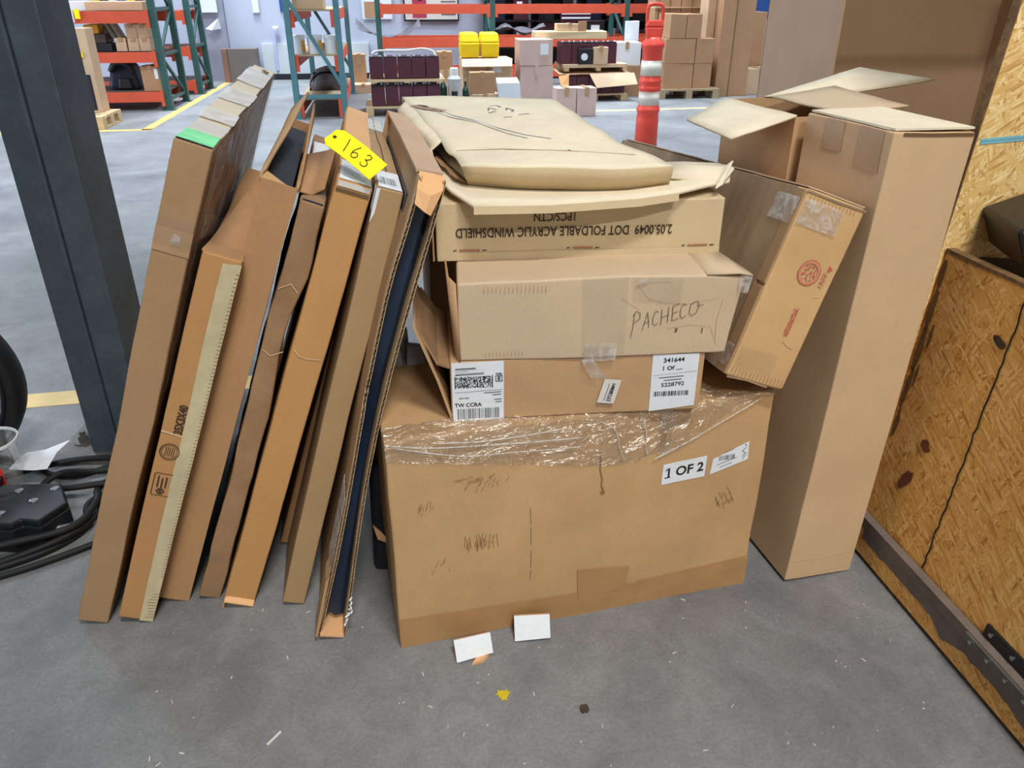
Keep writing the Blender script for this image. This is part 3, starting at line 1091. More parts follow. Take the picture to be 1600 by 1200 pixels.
J.strokes('scuff_marks', 'front', scuffs(.173, .245, .014, .006, 26, 88, .035) + scuffs(.19, .40, .020, .006, 16, 60, .012) +
          scuffs(.175, .415, .022, .004, 12, 8, .014) + scuffs(.07, .36, .014, .006, 12, 70, .014) +
          scuffs(.752, .262, .014, .010, 16, 110, .022) + scuffs(.09, .20, .02, .01, 5, 50, .016), .0010, M_SCUFFL)
J.strokes('tear_line', 'front', [[(.440, .44), (.443, .415), (.441, .40), (.446, .375), (.444, .36), (.449, .345)], [(.446, .346), (.452, .340), (.447, .336), (.443, .342)]], .0028, M_SCUFFL)
J.strokes('tear_line', 'front', [[(.291, .33), (.2912, .29)], [(.2915, .28), (.2915, .235)], [(.292, .22), (.292, .175)], [(.292, .165), (.2915, .14)]], .0011, M_SCUFFL)
J.strokes('left_edge_wear', 'left', [[(.004, .02), (.004, .5)]], .006, M_CREASE)


def film_strip(name, low, back, u0, u1, seed, mat, lift=.004, nu=70, nt=16):
    rows = []
    for i in range(nu + 1):
        u = u0 + (u1 - u0) * i / nu
        lo = low(u)
        r = []
        for k in range(nt + 1):
            t = k / nt
            total = (.53 - lo) + back
            sdist = t * total
            wr = lift + .004 * noise.noise(Vector((u * 22, sdist * 60, seed))) + .003 * noise.noise(Vector((u * 70 + sdist * 40, sdist * 50, seed + 3)))
            wr = max(.0015, wr)
            if sdist < (.53 - lo):
                r.append(J.pt('front', u, lo + sdist, wr))
            else:
                q = J.pt('top', u, sdist - (.53 - lo), wr)
                q.y -= wr * max(0, 1 - (sdist - (.53 - lo)) / .01)
                r.append(q)
        rows.append(r)
    return MB().grid(rows).build(name, mat, J.root, smooth=True)


film_strip('stretch_film', lambda u: .485 - .055 * math.sin(math.pi * u / .836) - .03 * math.exp(-((u - .5) / .12) ** 2), .05, .0, .60, 1, M_FILM)
film_strip('stretch_film', lambda u: .40 + .12 * smooth01((u - .55) / .26), .06, .57, .835, 7, M_FILM)
rr = []
for (a, b, c_, d_) in [((.01, .525), (.10, .505), (.25, .492), (.40, .486)), ((.02, .518), (.15, .478), (.28, .470), (.40, .465)),
                       ((.56, .405), (.62, .43), (.70, .470), (.80, .522)), ((.10, .515), (.2, .505), (.3, .508), (.36, .512)),
                       ((.44, .515), (.47, .49), (.48, .45), (.49, .42)), ((.53, .51), (.54, .47), (.54, .44), (.545, .42))]:
    pts = spline([(*a, 0), (*b, 0), (*c_, 0), (*d_, 0)], 6)
    rr.append([J.pt('front', p.x, p.y, .007) for p in pts])
mb = MB()
for r in rr:
    mb.tube(r, .0016, 5)
mb.build('film_fold', M_TAPEW, J.root, smooth=True)

# --- small things on the floor and on the big carton beside it
fo = thing('foam_corner', 'pale grey folded foam pieces on top of the large carton', 'packing foam', (-.262, 1.60, .531), rad(14))
MB().hexa([(-.03, -.02, 0), (.01, -.025, 0), (.012, .01, 0), (-.03, .012, 0), (-.028, -.004, .045), (.004, -.012, .050), (.010, .012, .048), (-.03, .014, .04)]).build('block', M_GREYFOAM, fo, bevel=.003)
MB().hexa([(.016, -.03, 0), (.06, -.026, 0), (.062, .008, 0), (.016, .004, 0), (.022, -.016, .05), (.056, -.012, .042), (.06, .010, .036), (.018, .010, .046)]).build('block', M_GREYFOAM, fo, bevel=.003)
MB().hexa([(-.005, .02, 0), (.03, .022, 0), (.03, .045, 0), (-.005, .043, 0), (-.004, .02, .075), (.028, .022, .07), (.028, .045, .07), (-.004, .043, .075)]).build('block', M_GREYFOAM, fo, bevel=.004)

# --- K
K = Carton('shipping_carton', 'flat tan carton with two white shipping labels lying on the large carton', 'box',
           (.131, 1.352, .53, 5.6, 0, 0, .503, .28, .129), M_K, amp=.002, seed=9, group='cartons stacked in the middle pile')
lab = K.patch('shipping_label', 'front', (.003, .001, .104, .128), M_PAPER, label='white courier label')
K.dots('stacked_code', 'front', .011, .080, .074, .098, 46, 15, M_INK, 2, .52, parent=lab)
K.bars('code_frame', 'front', .009, .011, .073, .099, M_INK, 1, n=1, parent=lab)
K.patch('code_edge', 'front', (.0085, .073, .0105, .099), M_INK, off=.0022, th=.0003, parent=lab)
K.patch('code_edge', 'front', (.0805, .073, .0825, .099), M_INK, off=.0022, th=.0003, parent=lab)
K.text('label_text', 'front', 'TW CCRA', .0335, .0365, .0115, M_INK, bold=.0003, parent=lab)
K.text('label_text', 'front', 'FedEx', .0945, .1015, .0052, M_INK, bold=.0002, parent=lab)
K.strokes('boxed_letter', 'front', [[(.0885, .0975), (.1005, .0975), (.1005, .0855), (.0885, .0855), (.0885, .0975)]], .0016, M_INK, parent=lab)
K.text('label_text', 'front', 'E', .0945, .0915, .0105, M_INK, bold=.0005, parent=lab)
K.text('label_text', 'front', 'NOT FOR', .026, .0515, .0046, M_INKS, bold=.0002, parent=lab)
K.strokes('small_print', 'front', [[(.066, .0618), (.098, .0628)], [(.082, .0570), (.098, .0575)], [(.086, .0465), (.099, .0468)], [(.088, .0410), (.099, .0414)]], .0022, M_INKS, parent=lab)
K.strokes('label_rule', 'front', [[(.008, .0645), (.100, .0675)], [(.010, .1045), (.066, .1060)], [(.010, .1085), (.036, .1095)], [(.010, .1125), (.050, .1135)], [(.010, .1015), (.060, .1025)]], .0009, M_INKS, parent=lab)
K.strokes('label_rule', 'front', [[(.011, .1022), (.064, .1032)], [(.011, .1150), (.048, .1156)]], .0018, M_INK, parent=lab)
K.bars('barcode', 'front', .012, .096, .006, .0285, M_INKS, 9, n=36, parent=lab)
lab = K.patch('number_label', 'front', [(.398, .002), (.491, .011), (.490, .1285), (.396, .1285)], M_PAPER, label='white label with numbers and barcode')
K.text('label_text', 'front', '341644', .4395, .1160, .0130, M_INK, bold=.0003, parent=lab, rot=2, sx=1.1)
K.text('label_text', 'front', '1 Of', .4290, .0985, .0120, M_INK, bold=.0003, parent=lab, rot=2, sx=1.1)
K.strokes('label_rule', 'front', [[(.446, .095), (.458, .0955)]], .0013, M_INK, parent=lab)
K.strokes('label_rule', 'front', [[(.400, .083), (.488, .0895)]], .0007, M_INKS, parent=lab)
K.strokes('small_print', 'front', [[(.413, .0775), (.462, .0800)], [(.424, .0715), (.458, .0732)]], .0024, M_INKS, parent=lab)
K.text('label_text', 'front', '5228792', .4420, .0620, .0122, M_INK, bold=.0002, parent=lab, rot=3, sx=1.12)
K.bars('barcode', 'front', .405, .478, .036, .047, M_INK, 21, n=30, parent=lab)
# open end flap on the left with its folded lip
MB().grid([[(-.250, .004, .0), (-.250, .26, .0)], [(-.275, .002, .09), (-.276, .26, .09)], [(-.315, .0, .205), (-.318, .26, .21)]]).build('end_flap', M_K, K.root, solid=.005)
MB().grid([[(-.252, -.004, .120), (-.252, .26, .124)], [(-.275, -.006, .130), (-.276, .26, .142)], [(-.306, .03, .180), (-.306, .26, .19)]]).build('folded_lip', M_D, K.root, solid=.004)
# tape tail and hang tag
pts = [K.pt('front', .262, .128, .010), K.pt('front', .276, .108, .016), K.pt('front', .292, .086, .010)]
MB().grid([[p + Vector((-.010 - .004 * i, 0, 0)), p + Vector((.012 + .003 * i, -.006, .002))] for i, p in enumerate(pts)]).build('tape_tail', M_TAPEW, K.root, smooth=True)
ht = K.patch('hang_tag', 'front', [(.288, .030), (.322, .026), (.336, .078), (.302, .082)], M_PAPER2, off=.006, label='small white price tag')
K.text('tag_text', 'front', 'LT1.0048P1', .317, .053, .0085, M_INK, rot=76, bold=.0003, off=.008, parent=ht)
K.strokes('tag_print', 'front', [[(.302, .036), (.312, .072)], [(.307, .034), (.315, .062)]], .0014, M_INKS, off=.008, parent=ht)

# --- L: PACHECO
def warpL(x, y, z):
    fx = (x + .2655) / .531
    k = smooth01((fx - .90) / .10)
    return (.010 * k * (z / .16) - .008 * k * (1 - z / .16), .004 * k, -.006 * k * (z > .15) + .004 * math.sin(3.1 * fx) * (z > .15))


L = Carton('shipping_carton', 'greyish tan carton with PACHECO handwritten on its front', 'box',
           (.165, 1.351, .659, 4.6, 0, 0, .531, .26, .160), M_L, amp=.004, freq=6, seed=10, warp=warpL, seg=.03,
           group='cartons stacked in the middle pile', bevel=.005)
L.patch('clear_tape', 'front', (.232, .0, .318, .160), M_TAPEC, n=(6, 8), label='clear packing tape')
L.patch('clear_tape', 'front', [(.326, .112), (.418, .108), (.420, .158), (.326, .158)], M_TAPEC, seed=3)
L.patch('tape_tail', 'front', [(.235, -.004), (.300, -.002), (.303, .034), (.238, .034)], M_TAPEW, off=.003, seed=6)
L.strokes('tape_tear', 'front', [[(.330, .148), (.345, .152), (.36, .158), (.395, .160)], [(.335, .150), (.352, .156)]], .004, M_TAPEW, off=.006)
S = lambda x, y: (.328 + x * .128 , .052 + y * .040 + x * .028)
letters = [[(0.00, -.25), (.02, .2), (.035, .95)], [(.01, .85), (.06, 1.02), (.12, .9), (.12, .62), (.02, .45)],
           [(.17, .0), (.21, .5), (.235, .85), (.26, .4), (.275, .05)], [(.19, .32), (.27, .38)],
           [(.40, .72), (.36, .80), (.325, .55), (.325, .25), (.36, .08), (.41, .18)],
           [(.45, .82), (.46, .05)], [(.55, .85), (.555, .1)], [(.455, .42), (.555, .46)],
           [(.61, .85), (.62, .12)], [(.61, .85), (.70, .90)], [(.612, .48), (.69, .52)], [(.62, .12), (.71, .16)],
           [(.80, .78), (.76, .85), (.725, .6), (.735, .25), (.77, .12), (.82, .25)],
           [(.93, .85), (.87, .75), (.86, .35), (.90, .15), (.97, .25), (1.0, .6), (.96, .85), (.90, .82)], [(.96, .62), (1.06, .60)]]
L.strokes('handwriting', 'front', [[S(*p) for p in ln] for ln in letters], .0010, M_PENCIL, label='PACHECO in thin pen')
L.strokes('crease', 'front', [[(.335, .148), (.360, .118), (.385, .112), (.43, .108), (.49, .118)], [(.40, .060), (.44, .066), (.485, .060), (.50, .03)],
                              [(.305, .122), (.34, .10)], [(.50, .118), (.495, .07), (.503, .02)]], .0010, M_CREASE)
L.strokes('flute_marks', 'front', [[(.05 + i * .0075, .14), (.05 + i * .0075, .150)] for i in range(16)] + [[(.05 + i * .007, .010), (.05 + i * .007, .019)] for i in range(11)], .0007, M_TAPE2)
L.patch('puncture', 'front', (.416, .050, .420, .058), M_SCUFF)
L.patch('puncture', 'front', (.468, .046, .470, .057), M_SCUFF)
# flared top flap at the right end, frayed corner at the left
MB().grid([[(.20, .0, .163), (.20, .13, .163), (.20, .25, .163)], [(.262, .0, .164), (.264, .12, .164), (.262, .24, .164)],
           [(.290, .006, .156), (.284, .05, .158), (.262, .11, .162)]]).build('flared_flap', M_L, L.root, smooth=True, solid=.004)
MB().grid([[(.262, .0, .160), (.290, .006, .154)], [(.262, -.004, .128), (.284, .004, .122)]]).build('loose_tape', M_TAPEW, L.root, smooth=True)
MB().grid([[(-.2655, -.002, .0), (-.272, .02, .0), (-.276, .20, .0)], [(-.268, -.004, .08), (-.278, .02, .08), (-.280, .20, .08)], [(-.270, .0, .158), (-.283, .03, .162), (-.29, .2, .164)]]).build('end_flap', M_K, L.root, smooth=True, solid=.004)

# --- M: windshield carton (print upside down)
Mx = Carton('shipping_carton', 'pale kraft carton printed upside down with DOT FOLDABLE ACRYLIC WINDSHIELD', 'box',
            (.135, 1.480, .819, 4.8, 0, 0, .569, .36, .114), M_M, amp=.0015, seed=12, group='cartons stacked in the middle pile')
Mx.text('printed_text', 'front', '2.05.0049  DOT FOLDABLE ACRYLIC WINDSHIELD', .2525, .0565, .0262, M_INKB, rot=180, bold=.0003, sx=.735)
Mx.text('printed_text', 'front', '1PCS/CTN', .2325, .0845, .0235, M_INKB, rot=180, bold=.0003, sx=.80)
for k, u in enumerate((.033, .257, .490)):
    Mx.patch('slot', 'front', [(u, .0195), (u + .007, .0208), (u + .007, .0218), (u, .0215)], M_INKB)
    Mx.patch('slot', 'front', [(u + .057, .0195), (u + .066, .0200), (u + .066, .0212), (u + .057, .0215)], M_INKB)
    Mx.patch('staple', 'front', [(u + .012, .0195), (u + .052, .0195), (u + .052, .0225), (u + .012, .0225)], M_COPPER, th=.001, label='copper coloured staple')
Mx.patch('lower_lip', 'front', [(.002, .001), (.567, .001), (.567, .0165), (.002, .0165)], M_M, off=.001, th=.002)
Mx.patch('side_board', 'left', (.0, .0, .36, .112), M_K, off=.004, th=.003)

# --- N2: flattened carton
n2 = thing('flattened_carton', 'flattened torn carton lying under the crushed one at the top of the pile', 'box', (.12, 1.62, .936), 0, 'crushed cartons on top of the pile')
o2 = Vector((.12, 1.62, .936))
front = [(-.150, 1.56, .962), (-.118, 1.475, .950), (-.070, 1.400, .941), (.07, 1.410, .941), (.24, 1.444, .945), (.318, 1.470, .950), (.385, 1.52, .952), (.438, 1.570, .948)]
mid = [(-.165, 1.62, .975), (-.140, 1.60, .946), (-.10, 1.56, .938), (.07, 1.57, .937), (.22, 1.58, .938), (.34, 1.60, .944), (.42, 1.64, .956), (.468, 1.66, .952)]
back = [(-.20, 1.76, .985), (-.18, 1.78, .940), (-.12, 1.80, .937), (.05, 1.82, .937), (.20, 1.82, .937), (.30, 1.80, .940), (.38, 1.75, .950), (.455, 1.72, .955)]
rows = []
for a, b in ((front, mid), (mid, back)):
    for t in (0, .33, .66):
        rows.append([(Vector(p) * (1 - t) + Vector(q) * t) - o2 for p, q in zip(a, b)])
rows.append([Vector(q) - o2 for q in back])
for r in rows:
    for i, p in enumerate(r):
        r[i] = p + noise.noise_vector(p * 14) * .003
MB().grid(rows).build('board', M_N, n2, smooth=True, solid=.007)
lip = [[Vector(p) - o2, Vector(p) - o2 + Vector((.0, -.004, -.014))] for p in front[2:6]]
MB().grid(lip).build('front_lip', M_M, n2, solid=.003)
MB().grid([[Vector((.300, 1.60, .952)) - o2, Vector((.42, 1.54, .955)) - o2], [Vector((.33, 1.66, .966)) - o2, Vector((.455, 1.60, .968)) - o2], [Vector((.36, 1.71, .955)) - o2, Vector((.465, 1.68, .960)) - o2]]).build('torn_flap', M_N, n2, smooth=True, solid=.004)
MB().grid([[Vector((.395, 1.50, .952)) - o2, Vector((.41, 1.51, .958)) - o2], [Vector((.435, 1.60, .972)) - o2, Vector((.45, 1.60, .985)) - o2]]).build('torn_strip', M_N, n2, solid=.003)

# --- N1: crushed carton
n1 = thing('crushed_carton', 'crushed pale carton with a torn open end, topmost on the pile', 'box', (.02, 1.85, .95), 0, 'crushed cartons on top of the pile')
o1 = Vector((.02, 1.85, .95))
keys = [  # t, left, right top edge points, thickness
    (0.0, (-.100, 1.535, .985), (.315, 1.520, .988), .040),
    (0.14, (-.120, 1.625, .992), (.290, 1.58, .995), .046),
    (0.36, (-.165, 1.78, 1.004), (.222, 1.70, 1.006), .052),
    (0.62, (-.225, 1.98, 1.018), (.178, 1.86, 1.020), .052),
    (0.85, (-.280, 2.17, 1.028), (.135, 2.06, 1.028), .046),
    (1.0, (-.305, 2.258, 1.030), (.113, 2.20, 1.030), .040)]


def n1_pt(t, s_, side):
    for (t0_, l0, r0, h0), (t1, l1, r1, h1) in zip(keys[:-1], keys[1:]):
        if t <= t1:
            f = (t - t0_) / (t1 - t0_)
            break
    Lp = Vector(l0) * (1 - f) + Vector(l1) * f
    Rp = Vector(r0) * (1 - f) + Vector(r1) * f
    th = h0 * (1 - f) + h1 * f
    q = Lp * (1 - s_) + Rp * s_
    arch = math.sin(math.pi * s_)
    q.y -= .045 * arch * (1 - t) ** 3
    q += noise.noise_vector(q * 8) * .004
    if side == 'top':
        q.z += .006 * arch - .010 * math.exp(-((t - .22) / .06) ** 2) * (1 - s_)
        return q - o1
    q.z -= th + .004 * arch * 0
    q.y += .032 * (1 - t) ** 2
    q.x += .012 * (1 - s_) * (1 - t)
    return q - o1


ts = [i / 26 for i in range(27)]
ss = [i / 16 for i in range(17)]
mb = MB()
mb.grid([[n1_pt(t, s_, 'top') for s_ in ss] for t in ts])
mb.build('top_panel', M_N, n1, smooth=True, solid=.004)
MB().grid([[n1_pt(t, s_, 'bot') for s_ in ss] for t in ts]).build('bottom_panel', M_N, n1, smooth=True, solid=.004)
MB().grid([[n1_pt(0, s_, 'bot') for s_ in ss], [(n1_pt(0, s_, 'bot') + n1_pt(0, s_, 'top')) / 2 + Vector((0, -.004, 0)) for s_ in ss], [n1_pt(0, s_, 'top') for s_ in ss]]).build('front_panel', M_M, n1, smooth=True, solid=.004)
MB().grid([[n1_pt(t, 1, 'bot') for t in ts], [n1_pt(t, 1, 'top') for t in ts]]).build('side_panel', M_M, n1, smooth=True, solid=.004)
MB().grid([[n1_pt(1, s_, 'bot') for s_ in ss], [n1_pt(1, s_, 'top') for s_ in ss]]).build('back_panel', M_M, n1, smooth=True, solid=.004)
# torn end lips
MB().grid([[n1_pt(t, 0, 'top') for t in ts[8:24]], [n1_pt(t, 0, 'top') + Vector((-.022, -.004, -.018 - .004 * math.sin(i * 1.9))) for i, t in enumerate(ts[8:24])],
           [n1_pt(t, 0, 'top') + Vector((-.018, .0, -.044 - .003 * math.sin(i * 2.3))) for i, t in enumerate(ts[8:24])]]).build('torn_flap', M_N, n1, smooth=True, solid=.004)
MB().grid([[n1_pt(t, 0, 'bot') for t in ts[:14]], [n1_pt(t, 0, 'bot') + Vector((-.030, .01, .012 + .003 * math.sin(i * 2.1))) for i, t in enumerate(ts[:14])]]).build('torn_flap', M_D, n1, smooth=True, solid=.004)


def n1_line(name, pts, w, mat):
    mb_ = MB()
    P = [n1_pt(t, s_, 'top') + Vector((0, 0, .0032)) for t, s_ in pts]
    for a, b in zip(P[:-1], P[1:]):
        d = (b - a)
        p = Vector((-d.y, d.x, 0)).normalized() * w / 2
        mb_.add([a + p, a - p, b - p, b + p], [(0, 1, 2, 3)])
    return mb_


def n1_multi(name, lines, w, mat):
    mb_ = MB()
    for ln in lines:
        q = n1_line('', ln, w, mat)
        mb_.add(q.v, q.f)
    mb_.build(name, mat, n1)


n1_multi('torn_printed_strip', [[(.80, .03), (.74, .08), (.68, .16)], [(.77, .04), (.71, .10)]], .030, M_TAPE2)
n1_multi('strip_print', [[(.78, .02), (.75, .10)], [(.74, .05), (.71, .13)], [(.80, .05), (.78, .10)], [(.70, .09), (.67, .16)]], .010, M_INK)
n1_multi('tape_wrinkle', [[(.68, .16), (.62, .20), (.55, .30), (.46, .40), (.38, .52), (.33, .62)], [(.60, .16), (.52, .30), (.40, .42), (.34, .50)], [(.66, .12), (.60, .17), (.56, .24)]], .006, M_PAPER2)
n1_multi('handwriting', [[(.70, .46), (.74, .48), (.72, .52)], [(.66, .44), (.69, .50)], [(.72, .58), (.76, .60), (.73, .63), (.70, .60)], [(.66, .62), (.69, .70)], [(.60, .50), (.62, .56)], [(.78, .50), (.80, .56), (.77, .57)]], .004, M_INKS)
n1_multi('puncture', [[(.20, .62), (.205, .63)]], .008, M_INK)
n1_multi('crease', [[(.22, .05), (.24, .3), (.20, .6), (.15, .9)]], .005, M_CREASE)

# --- O: tilted carton with red stamp
O = Carton('shipping_carton', 'tilted ochre carton with a red round stamp and TG7022R print', 'box',
           (.501, 1.412, .484, 12, 19.5, -4.1, .143, .956, .390), M_O, amp=.003, seed=13, group='cartons stacked in the middle pile', bevel=.006)
O.patch('side_board', 'left', (.030, .003, .953, .388), M_O2, off=.001, th=.003, n=(20, 8), label='grubby grey brown side panel')
O.patch('side_flap', 'left', (.002, .200, .030, .386), M_A, off=.001, th=.004)
O.patch('side_flap', 'left', (.002, .004, .034, .192), M_A, off=.001, th=.005)
O.patch('top_board', 'top', (.002, .006, .141, .95), M_R, th=.003)
tpz = O.patch('cloudy_tape', 'front', (.002, .322, .096, .372), M_TAPEW, n=(6, 4), label='cloudy packing tape')
O.patch('cloudy_tape', 'left', (.0, .318, .075, .370), M_TAPEW, off=.007, n=(6, 4))
O.patch('clear_tape', 'front', (.002, .026, .096, .070), M_TAPEC, n=(6, 4))
O.patch('cloudy_tape', 'left', (.0, .020, .030, .066), M_TAPEW, off=.008, n=(4, 4))
O.ring('round_stamp', 'front', .080, .243, .0255, .0012, M_RED)
O.ring('round_stamp', 'front', .080, .243, .0215, .0050, M_REDF)
O.dots('stamp_print', 'front', .064, .096, .228, .260, 12, 12, M_RED, 6, .30)
O.text('printed_text', 'front', 'TG7022R', .0885, .142, .0150, M_RED, rot=-90, bold=.0004)
O.patch('glass_symbol', 'front', [(.1185, .254), (.1185, .254), (.129, .262), (.118, .268)], M_RED)
O.strokes('faint_letters', 'front', [[(.112, .251), (.122, .247), (.112, .244)], [(.112, .240), (.122, .240)], [(.122, .236), (.112, .232), (.122, .229)], [(.113, .225), (.121, .222)]], .0016, M_RED)
O.strokes('flute_marks', 'front', [[(.006 + i * .009, .022), (.006 + i * .009, .006)] for i in range(15)] + [[(.01 + i * .009, .380), (.01 + i * .009, .372)] for i in range(13)], .0011, M_TAPE2)
O.strokes('crease', 'front', [[(.09, .102), (.105, .094), (.118, .093)], [(.115, .20), (.125, .205)]], .0018, M_CREASE)
O.strokes('corner_wear', 'front', [[(.002, .0), (.05, .003), (.10, .0)], [(.0, .386), (.07, .384), (.14, .386)]], .004, M_O2)

# --- P: tall upright carton
P = Carton('tall_carton', 'tall upright light tan carton standing by the strand board crate', 'box',
           (.756, 1.478, 0, 14.1, 2.3, -.4, .182, .278, 1.053), M_P, amp=.0025, seed=14, bevel=.004)
P.patch('tape', 'left', [(.143, .992), (.204, .990), (.206, 1.051), (.146, 1.051)], M_TAPE2, label='tan tape piece')
P.patch('tape', 'left', [(.022, .972), (.091, .976), (.094, 1.051), (.026, 1.051)], M_TAPE2, label='tan tape piece')
P.patch('white_strip', 'top', (.002, .02, .020, .20), M_PAPER2)
MB().grid([[(-.088, .004, 1.056), (-.088, .27, 1.058)], [(.088, .004, 1.060), (.086, .27, 1.066)]]).build('top_flap', M_N, P.root, solid=.004)
P.patch('top_gap', 'front', (.02, 1.046, .178, 1.052), M_SCUFF)
P.strokes('crease', 'front', [[(.01, .06), (.09, .058), (.172, .066)], [(.01, .012), (.17, .022)]], .0016, M_CREASE)

# --- Q: open topped carton behind it, flaps spread
q0 = Vector((.625, 1.775, 0))
Q = thing('open_carton', 'open topped tan carton behind the tall carton with its flaps spread wide', 'box', q0, rad(12))
Qw, Qd, Qh, t_ = .30, .345, 1.045, .005
mb = MB().box(0, t_, 0, Qd, 0, Qh)
mb.build('left_wall', M_K, Q)
MB().box(t_, Qw, 0, t_, 0, Qh).build('front_wall', M_K, Q)
MB().box(t_, Qw, Qd - t_, Qd, 0, Qh).build('back_wall', M_K, Q)
MB().box(Qw - t_, Qw, 0, Qd, 0, Qh).build('right_wall', M_K, Q)
MB().box(t_, Qw - t_, t_, Qd - t_, 0, t_).build('bottom_panel', M_K, Q)


def q_flap(name, a, b, c, d, mat, th=.005, n=5, bow=.0):
    rows_ = []
    for j in range(n + 1):
        fv = j / n
        rows_.append([(Vector(a) * (1 - i / n) + Vector(b) * (i / n)) * (1 - fv) + (Vector(d) * (1 - i / n) + Vector(c) * (i / n)) * fv
                      + Vector((0, 0, bow * math.sin(math.pi * fv))) + noise.noise_vector(Vector((i * .7, j * .7, 5))) * .002 for i in range(n + 1)])
    return MB().grid(rows_).build(name, mat, Q, smooth=True, solid=th)


def QL(x, y, z):
    v = Vector((x, y, z)) - q0
    c, s_ = math.cos(rad(-12)), math.sin(rad(-12))
    return Vector((v.x * c - v.y * s_, v.x * s_ + v.y * c, v.z))


q_flap('flap', QL(.628, 1.775, 1.047), QL(.553, 2.110, 1.047), QL(.425, 1.96, 1.014), QL(.468, 1.70, 1.012), M_N)
q_flap('flap', QL(.66, 2.13, 1.046), QL(.915, 2.16, 1.055), QL(1.12, 2.18, 1.084), QL(.965, 2.30, 1.104), M_N)
q_flap('flap', QL(.665, 2.08, 1.052), QL(.74, 1.85, 1.047), QL(.93, 1.90, 1.052), QL(.85, 2.16, 1.070), M_L)
MB().box(.004, .006, .02, .30, .80, 1.04).build('tape', M_TAPE2, Q)

# --- R: large open carton against the crate
r0 = Vector((1.03, 2.66, 0))
Rr = thing('large_open_carton', 'very large open fronted carton with a dark inside at the back right', 'box', r0, rad(8.5))
MB().box(0, .006, 0, .52, 0, 1.6).build('left_wall', M_R, Rr)
MB().box(.0, .95, .514, .52, 0, 1.6).build('back_wall', M_R, Rr)
MB().box(.944, .95, 0, .52, 0, 1.6).build('right_wall', M_R, Rr)
MB().box(.006, .944, .0, .514, 0, .006).build('bottom_panel', M_R, Rr)
MB().box(.0, .95, .0, .52, 1.594, 1.6).build('top_panel', M_R, Rr)
MB().box(.006, .944, .0, .005, .0, .55).build('front_wall', M_R, Rr)
MB().hexa([(.944, -.002, .55), (.95, -.002, .55), (.80, -.12, .55), (.794, -.116, .55), (.944, -.002, 1.6), (.95, -.002, 1.6), (.80, -.12, 1.6), (.794, -.116, 1.6)]).build('door_flap', M_R, Rr)

# --- carton added behind the pile to keep the gap dark
bk_ = Carton('shipping_carton', 'brown carton added behind the pile to darken the gap', 'box', (-.045, 2.02, 0, 11, 0, 0, .36, .26, .92), M_D, amp=.003, seed=61)
bk_.patch('tape', 'front', (.15, .70, .21, .92), M_TAPE)

# ================================================================ strand board crate on the right
cr = thing('strand_board_crate', 'orange brown strand board crate with a metal bottom rail at the right edge', 'crate', (.895, 1.62, 0), GA - math.pi / 2)


def lean_panel(x0, x1, y0, y1, z0, z1, k=.055):
    a, b = k * z0 / .79, k * z1 / .79
    return MB().hexa([(x0, y0 + a, z0), (x1, y0 + a, z0), (x1, y1 + a, z0), (x0, y1 + a, z0),
                      (x0, y0 + b, z1), (x1, y0 + b, z1), (x1, y1 + b, z1), (x0, y1 + b, z1)])


lean_panel(.004, 2.3, 0, .018, .10, .785).build('side_panel', M_OSB, cr)
lean_panel(.0, 2.3, -.001, .020, .785, .793).build('top_edge', M_OSBE, cr)
lean_panel(-.024, -.004, -.010, 1.3, .05, 1.95).build('end_panel', M_OSB2, cr)
lean_panel(-.025, -.003, -.013, -.010, .05, 1.95).build('end_panel_edge', M_OSBE, cr)
MB().box(-.02, 2.3, -.016, .0, .012, .088).build('base_board', M_OSB, cr)
MB().box(-.02, 2.3, -.0175, .004, .0885, .116).build('metal_rail', M_GREYP, cr)
MB().box(-.02, 2.3, .004, .9, .03, .05).build('bottom_panel', M_OSB, cr)
lean_panel(.004, 2.3, 1.2, 1.218, .10, .785).build('side_panel', M_OSB, cr)


def crate_pt(x, z, off=.002):
    return Vector((x, .055 * z / .79 - off, z))


def crate_strokes(name, lines, w, mat, off=.0022):
    mb_ = MB()
    for ln in lines:
        for (x0, z0), (x1, z1) in zip(ln[:-1], ln[1:]):
            d = Vector((x1 - x0, z1 - z0))
            p = Vector((-d.y, d.x)).normalized() * w / 2
            e = d.normalized() * w * .4
            mb_.add([crate_pt(x0 - e.x + p.x, z0 - e.y + p.y, off), crate_pt(x0 - e.x - p.x, z0 - e.y - p.y, off),
                     crate_pt(x1 + e.x - p.x, z1 + e.y - p.y, off), crate_pt(x1 + e.x + p.x, z1 + e.y + p.y, off)], [(0, 1, 2, 3)])
    mb_.build(name, mat, cr)


rnd = random.Random(3)
crate_strokes('black_line', [[(.250 + .003 * noise.noise(Vector((z * 30 / 40, 1, 0))) + .0025 * rnd.uniform(-1, 1), .118 + z * .0167) for z in range(41)]], .0042, M_INK)


def blob(name, cx, cz, rx, rz, mat, seed, ang=0, off=.0024):
    pts = []
    for k in range(22):
        a = 2 * math.pi * k / 22
        r = 1 + .35 * noise.noise(Vector((math.cos(a) * 1.6, math.sin(a) * 1.6, seed)))
        x, z = rx * r * math.cos(a), rz * r * math.sin(a)
        c, s_ = math.cos(rad(ang)), math.sin(rad(ang))
        pts.append(crate_pt(cx + x * c - z * s_, cz + x * s_ + z * c, off))
    MB().add(pts, [tuple(range(len(pts)))]).build(name, mat, cr)


blob('dark_knot', .226, .668, .020, .009, M_STAIN, 1, -20)
blob('red_stain', .135, .372, .016, .013, M_REDST, 2, -30)
blob('red_stain', .112, .268, .014, .030, M_REDST, 3, -28)
for k, (x, z, rx, rz) in enumerate(((.014, .74, .009, .035), (.016, .66, .010, .050), (.018, .56, .011, .055), (.020, .46, .009, .050), (.024, .37, .007, .040), (.040, .60, .005, .030), (.036, .50, .004, .03))):
    blob('dark_smear', x, z, rx, rz, M_SMEAR, 20 + k)
